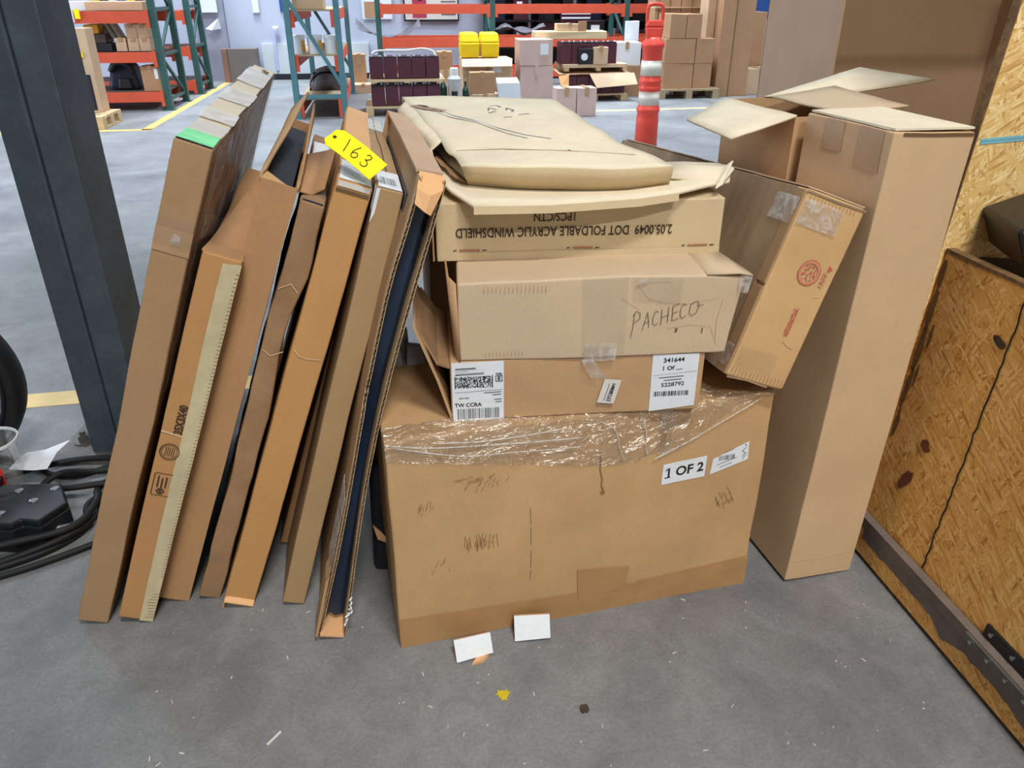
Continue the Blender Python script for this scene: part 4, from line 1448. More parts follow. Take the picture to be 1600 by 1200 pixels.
# peeled paint on the base board
mb = MB()
rnd = random.Random(8)
xs = [.06 + i * .012 for i in range(66)]
prev = None
for i, x in enumerate(xs):
    low = .060 - .022 * max(0, noise.noise(Vector((x * 9, 0, 2)))) * 2.2 - .012 * max(0, noise.noise(Vector((x * 33, 4, 2))))
    if prev is not None:
        mb.add([(prev[0], -.0168, prev[1]), (x, -.0168, low), (x, -.0168, .0882), (prev[0], -.0168, .0882)], [(0, 1, 2, 3)])
    prev = (x, max(.02, low))
mb.build('grey_paint', M_GREYP, cr)
hg = MB().box(.44, .75, -.024, -.0175, .092, .114).build('hinge', M_STEEL, cr)
for i in range(4):
    MB().tube([(.46 + i * .05, -.0235, .104), (.46 + i * .05, -.027, .104)], .0045, 10).build('rivet', M_CHROME, hg)
hb = lean_panel(.455, .75, -.006, .002, .118, .146).build('hinge_leaf', M_BLACK, cr)
for i in range(3):
    MB().tube([(.475 + i * .06, -.001, .134), (.475 + i * .06, .004, .134)], .005, 10).build('screw', M_CHROME, hb)
mb = MB()
for a, b in (((-.0035, .05, 1.02), (-.0035, .6, 1.05)), ((-.0035, .05, 1.014), (-.0035, .6, 1.043))):
    mb.bar(a, b, .002, .005)
o = mb.build('blue_strap', pm('blue_strap', (120, 186, 204), .5, .1, 20), cr)
o.location.y = .02
MB().add([(-.0036, .148 + .010 * math.cos(a) + .055, .87 + .038 * math.sin(a) * (1 + .2 * math.sin(3 * a))) for a in [k * .4 for k in range(16)]], [tuple(range(16))]).build('brown_knot', pm('brown_knot', (176, 120, 74), .8, .1, 20), cr)
# black things lying in the crate
bx = thing('black_case', 'glossy black case tilted on top of the strand board crate', 'case', (1.02, 1.44, .775), rad(-10))
mb = MB().box(.0, .34, 0, .20, .028, .115)
o = mb.build('shell', M_BLACK, bx, bevel=.008)
o.rotation_euler = (0, rad(-24), 0)
o = MB().box(.004, .336, -.003, .0, .040, .052).build('chrome_strip', M_CHROME, bx)
o.rotation_euler = (0, rad(-24), 0)
bx2 = Carton('dark_box', 'flat charcoal box lying inside the strand board crate', 'box', (1.14, 1.32, .690, -10, 0, 0, .32, .30, .080), M_DARK, amp=.001, seed=51)
bx2.patch('lid_seam', 'front', (.0, .055, .32, .058), M_INK)

# ================================================================ steel column
co = thing('steel_column', 'grey galvanised steel building column standing at the left', 'column', (-1.20, 2.14, 0))


def cp(x, y):
    return (x + 1.20, y - 2.14)


MB().prism([cp(-1.312, 2.045), cp(-1.222, 2.035), cp(-1.222, 2.24), cp(-1.312, 2.24)], 0, 5.9).build('channel', M_GALV, co, bevel=.006)
MB().prism([cp(-1.217, 2.035), cp(-1.135, 2.045), cp(-1.142, 2.215), cp(-1.217, 2.215)], 0, 5.9).build('box_section', M_GALV, co, bevel=.006)
MB().prism([cp(-1.42, 1.985), cp(-1.12, 1.985), cp(-1.12, 2.30), cp(-1.42, 2.30)], 0, .012).build('base_plate', M_STEEL, co)
for x, y in ((-1.367, 2.105), (-1.367, 2.26)):
    bo = MB().lathe([(.030, .012), (.030, .016)], 16, (x + 1.20, y - 2.14, 0)).build('washer', M_STEEL, co)
    MB().lathe([(.017, .016), (.017, .036), (.010, .037), (.010, .05)], 6, (x + 1.20, y - 2.14, 0)).build('nut', M_STEEL, bo)


def ring_mesh(prof, n=48):
    mb_ = MB()
    m_ = len(prof)
    vs = []
    for k in range(n):
        a = 2 * math.pi * k / n
        vs += [(r * math.cos(a), r * math.sin(a), z) for r, z in prof]
    fs = [(k * m_ + i, ((k + 1) % n) * m_ + i, ((k + 1) % n) * m_ + (i + 1) % m_, k * m_ + (i + 1) % m_) for k in range(n) for i in range(m_)]
    return mb_.add(vs, fs)


wh = thing('wheel', 'black wheel with a rubber tyre and spoked rim at the left edge', 'wheel', (-1.708, 1.93, .29))
wh.rotation_euler = (rad(90), 0, rad(14))
prof = [(.248, -.035), (.258, -.050), (.274, -.053), (.286, -.036), (.290, 0), (.286, .036), (.274, .053), (.258, .050), (.248, .035)]
ring_mesh(prof, 56).build('tyre', M_RUBBER, wh, smooth=True)
ring_mesh([(.249, -.03), (.249, .042), (.232, .040), (.222, .02), (.222, -.02), (.232, -.03)], 56).build('rim', M_BLACK, wh, smooth=True)
ring_mesh([(.240, .043), (.234, .044), (.234, .041), (.240, .040)], 56).build('rim_line', M_CHROME, wh)
for k in range(5):
    for dlt in (-.16, .16):
        a = 2 * math.pi * k / 5 + dlt
        MB().bar((.045 * math.cos(a), .045 * math.sin(a), .02), (.226 * math.cos(a + dlt * .3), .226 * math.sin(a + dlt * .3), .028), .026, .022).build('spoke', M_BLACK, wh, bevel=.004)
MB().lathe([(.060, -.04), (.060, .03), (.045, .042), (.018, .046)], 24).build('hub', M_BLACK, wh, smooth=False)
for k in range(5):
    a = 2 * math.pi * k / 5
    MB().lathe([(.007, .03), (.007, .046)], 8, (.040 * math.cos(a), .040 * math.sin(a), 0)).build('lug_nut', M_CHROME, wh)

# ================================================================ power block, cables, cup and paper
pb = thing('power_block', 'black plastic junction block with bright screws on the floor among cables', 'electrical box', (-1.30, 1.67, 0))
pol = [(-.16, .075), (.061, .085), (.125, -.004), (.094, -.087), (.045, -.079), (.03, -.10), (-.16, -.085)]
MB().prism([(x * 1.02, y * 1.02) for x, y in pol], .0, .072).build('base', M_BLACK, pb, bevel=.004)
lidm = MB().prism(pol, .072, .092).build('lid', M_BLACK, pb, bevel=.005)
for x, y in ((.062, .055), (-.03, .045), (.035, .0), (-.10, -.01), (-.02, -.055), (-.13, .05)):
    sc = MB().lathe([(.011, .092), (.011, .0945), (.007, .096)], 14, (x, y, 0)).build('screw', M_CHROME, lidm)
MB().tube([(.09, -.05, .035), (.125, -.04, .037), (.145, -.032, .037)], .011, 10).build('cable_gland', M_CHROME, pb)
MB().lathe([(.020, .092), (.018, .105), (.012, .110)], 14, (-.115, .06, 0)).build('knob', M_STEEL, pb)

cables = [
    [(-1.12, 2.00, .012), (-1.30, 1.99, .02), (-1.42, 1.92, .03), (-1.56, 1.84, .02), (-1.75, 1.80, .012)],
    [(-1.15, 1.94, .012), (-1.19, 1.84, .02), (-1.135, 1.72, .05), (-1.15, 1.61, .05), (-1.30, 1.53, .05), (-1.46, 1.47, .03), (-1.7, 1.44, .012)],
    [(-1.12, 1.92, .03), (-1.14, 1.80, .04), (-1.125, 1.70, .03), (-1.16, 1.60, .03), (-1.28, 1.51, .02), (-1.44, 1.43, .012), (-1.7, 1.38, .012)],
    [(-1.13, 1.90, .05), (-1.20, 1.86, .06), (-1.30, 1.86, .055), (-1.33, 1.80, .04), (-1.24, 1.80, .045), (-1.15, 1.84, .03), (-1.11, 1.80, .012)],
    [(-1.12, 1.86, .015), (-1.18, 1.76, .02), (-1.145, 1.66, .012), (-1.20, 1.56, .012), (-1.33, 1.47, .012), (-1.48, 1.40, .012), (-1.7, 1.30, .012)],
    [(-1.08, 1.60, .011), (-1.16, 1.535, .011), (-1.24, 1.48, .011), (-1.36, 1.42, .011), (-1.52, 1.34, .011), (-1.8, 1.2, .011)],
    [(-1.10, 1.97, .04), (-1.20, 1.93, .03), (-1.27, 1.89, .025), (-1.36, 1.90, .02), (-1.46, 1.97, .012), (-1.62, 2.02, .012)],
    [(-1.40, 1.76, .10), (-1.43, 1.72, .12), (-1.40, 1.66, .115), (-1.45, 1.60, .06), (-1.60, 1.55, .03), (-1.8, 1.52, .012)]]
clab = ['black cable running flat past the column base to the wheel', 'black cable arching over the front of the power block',
        'black cable looping closely around the outer side of the tangled bundle', 'short black cable curled behind the power block',
        'black cable lying lowest along the floor in the bundle', 'black cable lying apart on the floor, nearest the leaning cartons',
        'black cable passing beneath the white paper', 'black lead rising over the power block lid']
for pts, lb in zip(cables, clab):
    tag(MB().tube(spline(pts, 8), .0095 if pts[0][1] > 1.7 else .0085, 8).build('power_cable', M_RUBBER, smooth=True), lb, 'cable', 'tangled cables at the left')

pp = MB().grid([[(-1.45, 1.86, .066), (-1.38, 1.858, .064), (-1.345, 1.868, .062)], [(-1.45, 1.90, .070), (-1.38, 1.90, .068), (-1.345, 1.93, .080)], [(-1.45, 1.95, .066), (-1.40, 1.965, .068), (-1.33, 1.985, .090)]]).build('paper_sheet', M_PAPER, solid=.0008)
tag(pp, 'crumpled white paper sheet lying on the cables', 'paper')
cup = thing('plastic_tub', 'clear plastic tub with red print at the left edge', 'tub', (-1.455, 1.825, 0), rad(-60))
cup.scale = (.72, .72, .9)
mb = MB()
rows = []
for r, z in ((.070, .0), (.085, .12), (.096, .19), (.102, .195), (.102, .202)):
    rows.append([(r * math.cos(2 * math.pi * k / 28), r * math.sin(2 * math.pi * k / 28), z) for k in range(29)])
mb.grid(rows)
mb.add([(.070 * math.cos(2 * math.pi * k / 28), .070 * math.sin(2 * math.pi * k / 28), .002) for k in range(28)], [tuple(range(28))])
mb.build('wall', M_CLEAR, cup, smooth=True)
ring_mesh([(.105, .198), (.105, .206), (.099, .206), (.099, .198)], 28).build('rim', M_WHITE, cup)
MB().grid([[(.092 * math.cos(a), .092 * math.sin(a), z) for a in (-.5, -.3, -.1, .1, .3)] for z in (.06, .10, .135)]).build('red_print', pm('red_print', (206, 60, 58), .5, .1, 30), cup)
MB().grid([[(.100 * math.cos(a), .100 * math.sin(a), z) for a in (-.4, -.25, -.1)] for z in (.165, .185)]).build('red_print', MATS['red_print'], cup)

# dark thing wedged between the navy carton and the large carton
tag(MB().hexa([(-.345, 1.50, .0), (-.285, 1.50, .0), (-.30, 1.66, .0), (-.36, 1.66, .0), (-.335, 1.50, .30), (-.292, 1.50, .33), (-.305, 1.66, .33), (-.35, 1.66, .30)]).build('black_bag', M_DARKIN, bevel=.012),
    'dark bag wedged between the navy lined carton and the large carton', 'bag')
tag(MB().hexa([(-.318, 1.455, .135), (-.282, 1.452, .120), (-.285, 1.458, .118), (-.320, 1.462, .133), (-.325, 1.45, .178), (-.305, 1.447, .160), (-.307, 1.452, .160), (-.327, 1.456, .178)]).build('cardboard_scrap', M_FLESH),
    'torn peach coloured scrap stuck beside the dark bag', 'scrap')
tag(MB().hexa([(-.285, 1.46, .130), (-.262, 1.44, .126), (-.262, 1.444, .126), (-.285, 1.464, .130), (-.276, 1.46, .165), (-.258, 1.44, .215), (-.258, 1.444, .215), (-.276, 1.464, .165)]).build('label_scrap', M_GREYFOAM),
    'grey label scrap next to the left side of the large carton', 'scrap')

# ================================================================ scraps on the floor
def chip(loc, rz, tilt, w, h, label):
    t = thing('foam_chip', label, 'scrap', loc, rz, 'white faced scraps on the floor')
    f_ = MB().hexa([(-w / 2, -.004, 0), (w / 2, -.004, .004), (w / 2, 0, .004), (-w / 2, 0, 0), (-w / 2, -.004, h), (w / 2, -.004, h), (w / 2, 0, h), (-w / 2, 0, h)])
    o_ = f_.build('white_face', M_WHITE, t, bevel=.001)
    o_.rotation_euler = (tilt, 0, 0)
    o_ = MB().box(-w / 2, w / 2, 0, .007, .002, h + .001).build('board_back', M_IN, t)
    o_.rotation_euler = (tilt, 0, 0)
    return t


chip((-.080, 1.215, .002), rad(17), rad(-34), .082, .048, 'white faced cardboard scrap at the large carton, the one with a torn brown corner')
chip((.046, 1.268, .002), rad(4), rad(-30), .080, .056, 'upright white faced cardboard scrap against the large carton bottom edge')
tag(MB().hexa([(-.088, 1.196, .001), (-.060, 1.205, .001), (-.050, 1.226, .001), (-.075, 1.222, .001), (-.086, 1.197, .006), (-.062, 1.204, .010), (-.052, 1.226, .008), (-.074, 1.222, .006)]).build('cardboard_scrap', M_FLESH), 'small tan cardboard scrap lying below the white faced one', 'scrap')
pts = []
for k in range(18):
    r = .010 * (1 + .5 * (k % 2)) * (1 + .2 * math.sin(k))
    pts.append((-.018 + r * math.cos(k * .349), 1.120 + r * math.sin(k * .349)))
tag(MB().prism(pts, .0002, .0016).build('paint_splat', pm('yellow_paint_spot', (206, 184, 40), .6, .1, 30)), 'small yellow paint splat on the bare floor', 'paint spot')
pts = [(.146 + .010 * math.cos(k * .5236), 1.085 + .010 * math.sin(k * .5236) * (1 + .2 * (k % 3))) for k in range(12)]
tag(MB().prism(pts, .0002, .0012).build('dark_spot', M_STAIN), 'small round dark spot on the bare floor', 'spot')
tag(MB().bar((-.4705, 1.0, .002), (-.452, 1.030, .002), .004, .003).build('wood_splinter', M_PAPER2), 'thin pale splinter lying alone on the near floor', 'splinter')
rnd = random.Random(21)
mb = MB()
for _ in range(75):
    x, y = rnd.uniform(-.75, .85), rnd.uniform(.80, 1.40)
    a, l_, w_ = rnd.uniform(0, 3.14), rnd.choice((.003, .004, .006, .010)), rnd.uniform(.001, .0022)
    mb.bar((x, y, .0012), (x + l_ * math.cos(a), y + l_ * math.sin(a), .0014), w_, .0014)
tag(mb.build('floor_flecks', M_PAPER2), 'tiny pale paper flecks scattered over the near floor', 'debris', None, 'stuff')

# ================================================================ background, in the hall's own grid
def bgc(name, label, u0, u1, v, dep, z0, z1, mat, cat='box', group=None, tape=M_TAPE2, sticker=None, yaw=0.0, amp=.004):
    """a carton out in the hall: body with flap seam tape and optional white label"""
    w, h = u1 - u0, z1 - z0
    t = thing(name, label, cat, W((u0 + u1) / 2, v, z0), GA + rad(yaw), group)
    vs, idx = [], {}
    rnd_ = random.Random(int((u0 + v + z1) * 1000))
    mb_ = MB()
    j = lambda: rnd_.uniform(-amp, amp)
    mb_.hexa([(-w / 2 + j(), j(), 0), (w / 2 + j(), j(), 0), (w / 2 + j(), dep, 0), (-w / 2 + j(), dep, 0),
              (-w / 2 + j(), j(), h + j()), (w / 2 + j(), j(), h + j()), (w / 2 + j(), dep, h + j()), (-w / 2 + j(), dep, h + j())])
    mb_.build('body', mat, t, bevel=.004)
    if tape:
        MB().box(-.025, .025, -.007, -.004, h * .72, h + .006).build('tape', tape, t)
        MB().box(-.025, .025, -.007, dep, h + .005, h + .007).build('tape', tape, t)
    if sticker:
        a, b, c, d = sticker
        MB().box(-w / 2 + a * w, -w / 2 + c * w, -.009, -.0055, b * h, d * h).build('label_sticker', M_PAPER, t)
    return t


def pallet(label, u0, u1, v0, v1, h, mat, group='wooden pallets', z=0.0, nb=6):
    t = thing('pallet', label, 'pallet', W((u0 + u1) / 2, v0, z), GA, group)
    w, d = u1 - u0, v1 - v0
    bw = d / (nb * 1.35)
    for i in range(nb):
        y = (d - bw) * i / (nb - 1)
        MB().box(-w / 2, w / 2, y, y + bw, h * .80, h).build('deck_board', mat, t)
    for k in range(3):
        x = -w / 2 + (w - .09) * k / 2
        for m_ in range(3):
            y = (d - .12) * m_ / 2
            MB().box(x, x + .09, y, y + .12, h * .16, h * .80).build('block', mat, t)
        MB().box(x, x + .09, 0, d, 0, h * .16).build('bottom_board', mat, t)
    return t


def upright(root, u, v0, v1, z1, mat, u_c, v_c, w=.075):
    """a pair of posts with cross braces, local to root at (u_c, v_c)"""
    for v in (v0, v1):
        MB().box(u - u_c - w / 2, u - u_c + w / 2, v - v_c - .035, v - v_c + .035, 0, z1).build('post', mat, root)
        MB().box(u - u_c - .07, u - u_c + .07, v - v_c - .06, v - v_c + .06, 0, .012).build('foot_plate', mat, root)
    zs = [.12, .62, 1.12, 1.62, 2.12]
    for i, z in enumerate(zs[:-1]):
        MB().bar((u - u_c, v0 - v_c, z), (u - u_c, v1 - v_c, z), .03, .035).build('brace', mat, root)
        a, b = (v0, v1) if i % 2 else (v1, v0)
        MB().bar((u - u_c, a - v_c, z), (u - u_c, b - v_c, zs[i + 1]), .03, .035).build('brace', mat, root)


def rack(label, uL, uR, v0, v1, levels, ztop, post_mat, group, deck=True, mids=()):
    t = thing('pallet_rack', label, 'rack', W(uL, v0), GA, group)
    for u in (uL, uR, *mids):
        upright(t, u, v0, v1, ztop, post_mat, uL, v0)
    cuts = sorted([uL, uR, *mids])
    for z0, z1 in levels:
        for v in (v0, v1):
            for a, b in zip(cuts[:-1], cuts[1:]):
                y = v - v0
                be = MB().box(a - uL + .04, b - uL - .04, y - .045 if v == v0 else y + .0, y + .0 if v == v0 else y + .045, z0, z1).build('beam', M_ORANGE, t)
                for x in (a - uL + .038, b - uL - .078):
                    MB().box(x, x + .04, y - .05, y + .05, z0 - .05, z1 + .01).build('beam_connector', M_ORANGE, be)
        if deck:
            MB().box(uL - uL + .05, uR - uL - .05, .0, v1 - v0, z1 - .02, z1 - .004).build('deck', M_GREYP, t)
    return t


RK = 'orange and green pallet racks'
rack('orange and green pallet rack at the left, loaded with cartons and black bags', -5.0, -2.69, 10.50, 11.37, [(.10, .215), (.545, .66), (.97, 1.10)], 2.2, M_TEAL, RK)
rack('green pallet rack standing behind the left loaded one', -5.0, -2.67, 12.20, 12.92, [(.05, .18), (.50, .62), (.95, 1.07)], 2.2, M_TEAL, RK)
rack('long orange beamed pallet rack along the back wall', -.10, 6.2, 12.70, 13.60, [(.12, .23), (.55, .68), (1.01, 1.13)], 2.3, M_TEAL, RK, deck=False, mids=(1.60, 3.68))

# end-on rack in the middle: frame faces the viewer, beams run away
t = thing('pallet_rack', 'blue green rack frame seen end on with white buckets on its shelf', 'rack', W(-.785, 9.5), GA, RK)
for v in (0, 2.4):
    for x in (-.265, .265):
        MB().box(x - .032, x + .032, v - .035, v + .035, 0, 2.3).build('post', M_TEALB, t)
        MB().box(x - .06, x + .06, v - .06, v + .06, 0, .012).build('foot_plate', M_TEALB, t)
    MB().bar((-.265, v - .02, 1.26), (.265, v - .02, .34), .035, .04).build('brace', M_TEALB, t)
    MB().bar((-.265, v, .235), (.265, v, .235), .035, .045).build('brace', M_TEALB, t)
    MB().bar((.265, v, 1.30), (-.265, v, 2.2), .035, .04).build('brace', M_TEALB, t)
for z0, z1 in ((.06, .20), (.55, .66), (1.0, 1.11)):
    for x in (-.225, .225):
        be = MB().box(x - .022, x + .022, .03, 2.37, z0, z1).build('beam', M_ORANGE, t)
        MB().box(x - .03, x + .03, -.02, .03, z0 - .05, z1 + .01).build('beam_connector', M_ORANGE, be)
    MB().box(-.245, .245, .0, 2.4, z1, z1 + .015).build('deck', M_WOODG, t)
bucket_l = ['white plastic bucket with orange label, left on the end-on rack shelf', 'white plastic bucket with orange label, middle on the end-on rack shelf', 'white plastic bucket with orange label, right on the end-on rack shelf']
for k, u in enumerate((-.985, -.80, -.615)):
    b_ = thing('bucket', bucket_l[k], 'bucket', W(u, 9.66, .676), GA, 'white buckets on the end-on rack')
    MB().lathe([(.072, 0), (.080, .16), (.086, .162), (.086, .178), (.080, .18)], 22).build('pail', M_WHITE, b_)
    MB().lathe([(.088, .178), (.088, .192), (.02, .195)], 22).build('lid', M_WHITE, b_)
    a0 = -.5
    MB().grid([[(.083 * math.cos(a), .083 * math.sin(a), z) for a in (-1.0, -.75, -.5, -.25)] for z in (.02, .14)]).build('orange_label', pm('orange_label', (222, 160, 60), .5, .1, 20), b_)
bgc('shipping_carton', 'tan carton on the top shelf of the end-on rack', -.99, -.66, 9.56, .4, 1.127, 1.40, M_TANC)
tr_ = thing('tarp_bundle', 'grey plastic tarp bundle under the end-on rack', 'tarp', W(-.76, 10.3, .215), GA)
rows = []
for i in range(13):
    a = math.pi * i / 12
    rows.append([(-.24 * math.cos(a) * (1 - .12 * abs(j - 4) / 4), j * .09, .25 * math.sin(a) ** .8 * (1 - .10 * abs(j - 4) / 4) + .02 * noise.noise(Vector((i * .6, j * .6, 1)))) for j in range(9)])
MB().grid(rows).build('sheet', M_GREYT, tr_, smooth=True, solid=.004)
MB().box(-.16, .16, .05, .65, 0, .20).build('crate', M_DARK, tr_)
MB().grid([[(-.19 + i * .0475, .0 - .03 * math.sin(i), 0) for i in range(9)], [(-.19 + i * .0475, .015 * math.sin(i * 2), .20 * math.sin(math.pi * (i + .6) / 9.2) ** .5) for i in range(9)]]).build('end_drape', M_GREYT, tr_, smooth=True, solid=.004)

# things on the left rack
bgc('long_carton', 'long tan tray carton on the top level of the left rack', -3.44, -2.80, 10.56, .5, 1.104, 1.20, M_TANC, tape=None)
bgc('shipping_carton', 'white wrapped pack at the left end of the top rack level', -3.62, -3.47, 10.56, .3, 1.104, 1.20, M_WHITE, tape=None)
for k in range(6):
    bgc('product_pack', ['first yellow', 'charcoal', 'white', 'blue', 'second yellow', 'maroon'][k] + ' small pack standing in the long tray carton', -3.40 + k * .098, -3.32 + k * .098, 10.70, .2, 1.205, 1.27, [M_YELLOW, M_DARK, M_WHITE, M_BLUE, M_YELLOW, M_MAROON][k], 'pack', 'packs in the tray carton', tape=None)
tag_y = bgc('hang_card', 'yellow card hanging from the left rack top beam', -3.53, -3.47, 10.43, .004, 1.02, 1.12, M_YTAG, 'card', 'cards on the left rack', tape=None)
bgc('hang_card', 'white card hanging from the left rack top beam', -3.60, -3.54, 10.43, .004, .98, 1.10, M_PAPER, 'card', 'cards on the left rack', tape=None)
g = 'small cartons stacked on the left rack'
for u0, z0, lb in ((-3.055, .812, 'small tan carton, upper left of the five on the left rack'), (-2.925, .812, 'small tan carton, upper right of the five on the left rack'),
                   (-3.195, .664, 'small tan carton, lower left of the five on the left rack'), (-3.055, .664, 'small tan carton, lower middle of the five on the left rack'),
                   (-2.925, .664, 'small tan carton, lower right of the five on the left rack')):
    bgc('shipping_carton', lb, u0, u0 + .122, 10.58, .3, z0, z0 + .146, M_TANC, group=g)
bgc('storage_bin', 'dark bin with yellow top on the middle level of the left rack', -3.52, -3.36, 10.60, .3, .86, .955, pm('ochre', (206, 150, 36), .5, .1, 10), 'bin', tape=None)
bgc('storage_bin', 'dark brown stacked tray on the middle level of the left rack', -3.46, -3.24, 10.58, .3, .664, .75, M_DARK, 'bin', tape=None)
bgc('storage_bin', 'upper dark tray on the middle level of the left rack', -3.54, -3.30, 10.60, .3, .754, .855, pm('dark_brown', (74, 62, 58), .5, .1, 10), 'bin', tape=None)
for k in range(3):
    s_ = thing('white_sign', ['leftmost', 'middle', 'rightmost'][k] + ' white sheet leaning beside the small cartons on the left rack', 'sheet', W(-3.33 + k * .068, 10.8, .80), GA, 'white panels on the left rack')
    o = MB().box(-.02, .02, 0, .18, 0, .20).build('sheet', M_PAPER2, s_)
    o.rotation_euler = (0, rad(-24), 0)
bag = thing('black_bag', 'black padded bag slumped on the bottom level of the left rack', 'bag', W(-3.22, 10.72, .216), GA)
MB().hexa([(-.22, 0, 0), (.17, 0, 0), (.17, .4, 0), (-.22, .4, 0), (-.16, .06, .30), (.10, .04, .32), (.10, .36, .30), (-.16, .34, .28)]).build('body', M_NAVYB, bag, bevel=.05)
MB().tube(spline([(-.14, .0, .22), (-.06, -.03, .31), (.06, -.03, .30), (.12, .0, .20)], 6), .035, 8).build('strap', M_BLACK, bag, smooth=True)
MB().hexa([(-.08, -.03, .02), (.08, -.03, .02), (.08, .03, .02), (-.08, .03, .02), (-.06, -.02, .14), (.06, -.02, .14), (.06, .03, .14), (-.06, .03, .14)]).build('pocket', M_DARK, bag, bevel=.012)
bgc('printed_carton', 'brown carton with dark print on the bottom level of the left rack', -2.96, -2.755, 10.53, .3, .216, .50, M_BRC, sticker=(.75, .5, .95, .9))

# small pallet with tall carton and monitor
pallet('pale wooden pallet under the black monitor at the left', -3.80, -3.00, 8.98, 9.62, .13, M_WOOD)
tc_ = bgc('tall_carton', 'tall tan two panel carton standing on the small pallet', -3.62, -3.10, 9.36, .24, .131, .96, M_TANC, tape=None)
MB().box(.02, .03, -.008, .0, .0, .82).build('panel_seam', M_CREASE, tc_)
MB().box(.14, .19, -.009, -.004, .55, .60).build('warning_sticker', M_YELLOW, tc_)
MB().box(-.20, -.17, -.009, -.004, .40, .74).build('label_sticker', M_PAPER, tc_)
mo = thing('monitor', 'black flat monitor standing on the pale pallet', 'monitor', W(-3.22, 9.10, .131), GA + rad(10))
o = MB().box(-.22, .15, -.012, .022, .05, .40).build('screen', M_DARK, mo, bevel=.004)
MB().box(-.205, .135, -.0135, -.0125, .065, .385).build('glass', pm('screen_black', (52, 52, 58), .35, .05, 5), o)
MB().box(-.06, .0, .0, .05, .01, .12).build('neck', M_BLACK, mo)
MB().lathe([(.12, 0), (.12, .012), (.05, .018)], 20, (-.03, .0, 0)).build('foot', M_BLACK, mo)

# back wall: doors, papers and posters
d1 = struct('door_1', MB().box(-2.98, -2.52, 14.02, 14.14, 0, 2.1), M_GDOOR, 'grey painted door leaf on the back wall')
dw = struct('door_2', MB().box(-2.02, -.30, 14.10, 14.148, .09, .55), M_LIGHTP, 'pale lower panel of the back wall door')
bgc('brown_cabinet', 'low grey brown cabinet by the back wall', -2.50, -2.06, 13.72, .3, 0, .50, pm('grey_brown', (112, 104, 100), .6, .1, 4), 'cabinet', tape=None)
bgc('brown_board', 'narrow brown board at the side of the low cabinet', -2.60, -2.51, 13.74, .1, 0, .50, pm('red_brown', (140, 106, 92), .6, .1, 4), 'board', tape=None)
wp = lambda n, lb, u0, u1, z0, z1, m, cat='sign', v=14.06: bgc(n, lb, u0, u1, v, .02, z0, z1, m, cat, None, None)
wp('wall_paper', 'white notice with red print on the grey door', -2.86, -2.60, 1.01, 1.40, M_PAPER, 'notice', 13.96)
fp = thing('folded_paper', 'white folded paper hanging on the grey door', 'paper', W(-2.70, 13.96, .76), GA)
MB().add([(-.12, 0, 0.02), (.10, -.03, .17), (.12, 0, .02), (-.02, -.05, 0)], [(0, 3, 1), (3, 2, 1)]).build('sheet', M_PAPER, fp, solid=.003)
wp('small_poster', 'small blue and white poster beside the door', -2.08, -1.98, 1.0, 1.30, M_PAPER, 'poster', 14.12)
wp('small_poster', 'small dark blue framed poster behind the end-on rack', -1.66, -1.56, 1.02, 1.3, M_BLUE, 'poster', 14.12)
ds = thing('wall_dispenser', 'white round dispenser on the back wall', 'dispenser', W(-1.76, 14.08, .75), GA)
MB().lathe([(.045, 0), (.05, .03), (.035, .06)], 16).build('body', M_WHITE, ds)
wp('blue_strip', 'blue and white vertical tape strip on the pale door panel', -1.83, -1.78, .14, .70, pm('pale_blue', (186, 192, 226), .6, .1, 20), 'strip', 14.08)
sg = wp('wall_sign', 'white wall sign with a brown block behind the orange beams', -.36, .12, .90, 1.40, M_PAPER, 'sign', 14.11)
MB().box(-.20, .05, -.008, -.004, .03, .26).build('brown_block', M_BRC, sg)
fp2 = wp('framed_poster', 'black framed poster with a red panel on the back wall', .31, 1.22, .87, 1.50, M_BLACK, 'poster', 14.10)
MB().box(-.43, .43, -.008, -.0045, .025, .61).build('poster_sheet', M_PAPER2, fp2)
MB().box(-.31, -.08, -.011, -.0085, .05, .61).build('red_panel', pm('poster_red', (178, 64, 84), .6, .05, 10), fp2)
MB().box(-.21, -.15, -.013, -.0115, .30, .36).build('dark_mark', M_DARK, fp2)
MB().box(.16, .40, -.011, -.0085, .09, .22).build('grey_panel', M_GREYP, fp2)
MB().box(.16, .40, -.011, -.0085, .28, .30).build('grey_rule', M_GREYP, fp2)
pl = thing('plastic_sheet', 'clear grey plastic sheet sagging between the orange beams', 'plastic sheet', W(.0, 12.95, .69), GA)
rows = []
for i in range(15):
    x = -.45 + i * .07
    dip = .24 * (2 * (i / 14) - 1) ** 2
    rows.append([(x, j * .12, dip * (.6 + .1 * j) + .04 * noise.noise(Vector((i * .5, j * .8, 4)))) for j in range(5)])
MB().grid(rows).build('sheet', M_GREYT, pl, smooth=True, solid=.004)

# battery pallets
pallet('wooden pallet under the two tier maroon batteries', -.29, .62, 9.56, 10.3, .105, M_WOOD)


def battery(label, u0, v, z0, w, h, d, group, lid=True):
    t_b = thing('battery', label, 'battery', W(u0 + w / 2, v, z0), GA, group)
    MB().box(-w / 2 + .002, w / 2 - .002, 0, d, 0, h * .86).build('case', M_MAROON, t_b, bevel=.004)
    if lid:
        MB().box(-w / 2 + .006, w / 2 - .006, .006, d - .006, h * .86, h * .94).build('lid', M_MAROOND, t_b)
        MB().tube([(-w * .3, .03, h * .93), (-w * .3, .03, h)], .012, 8).build('terminal', M_WHITE, t_b)
        MB().tube([(w * .3, .03, h * .93), (w * .3, .03, h)], .012, 8).build('terminal', M_WHITE, t_b)
    return t_b


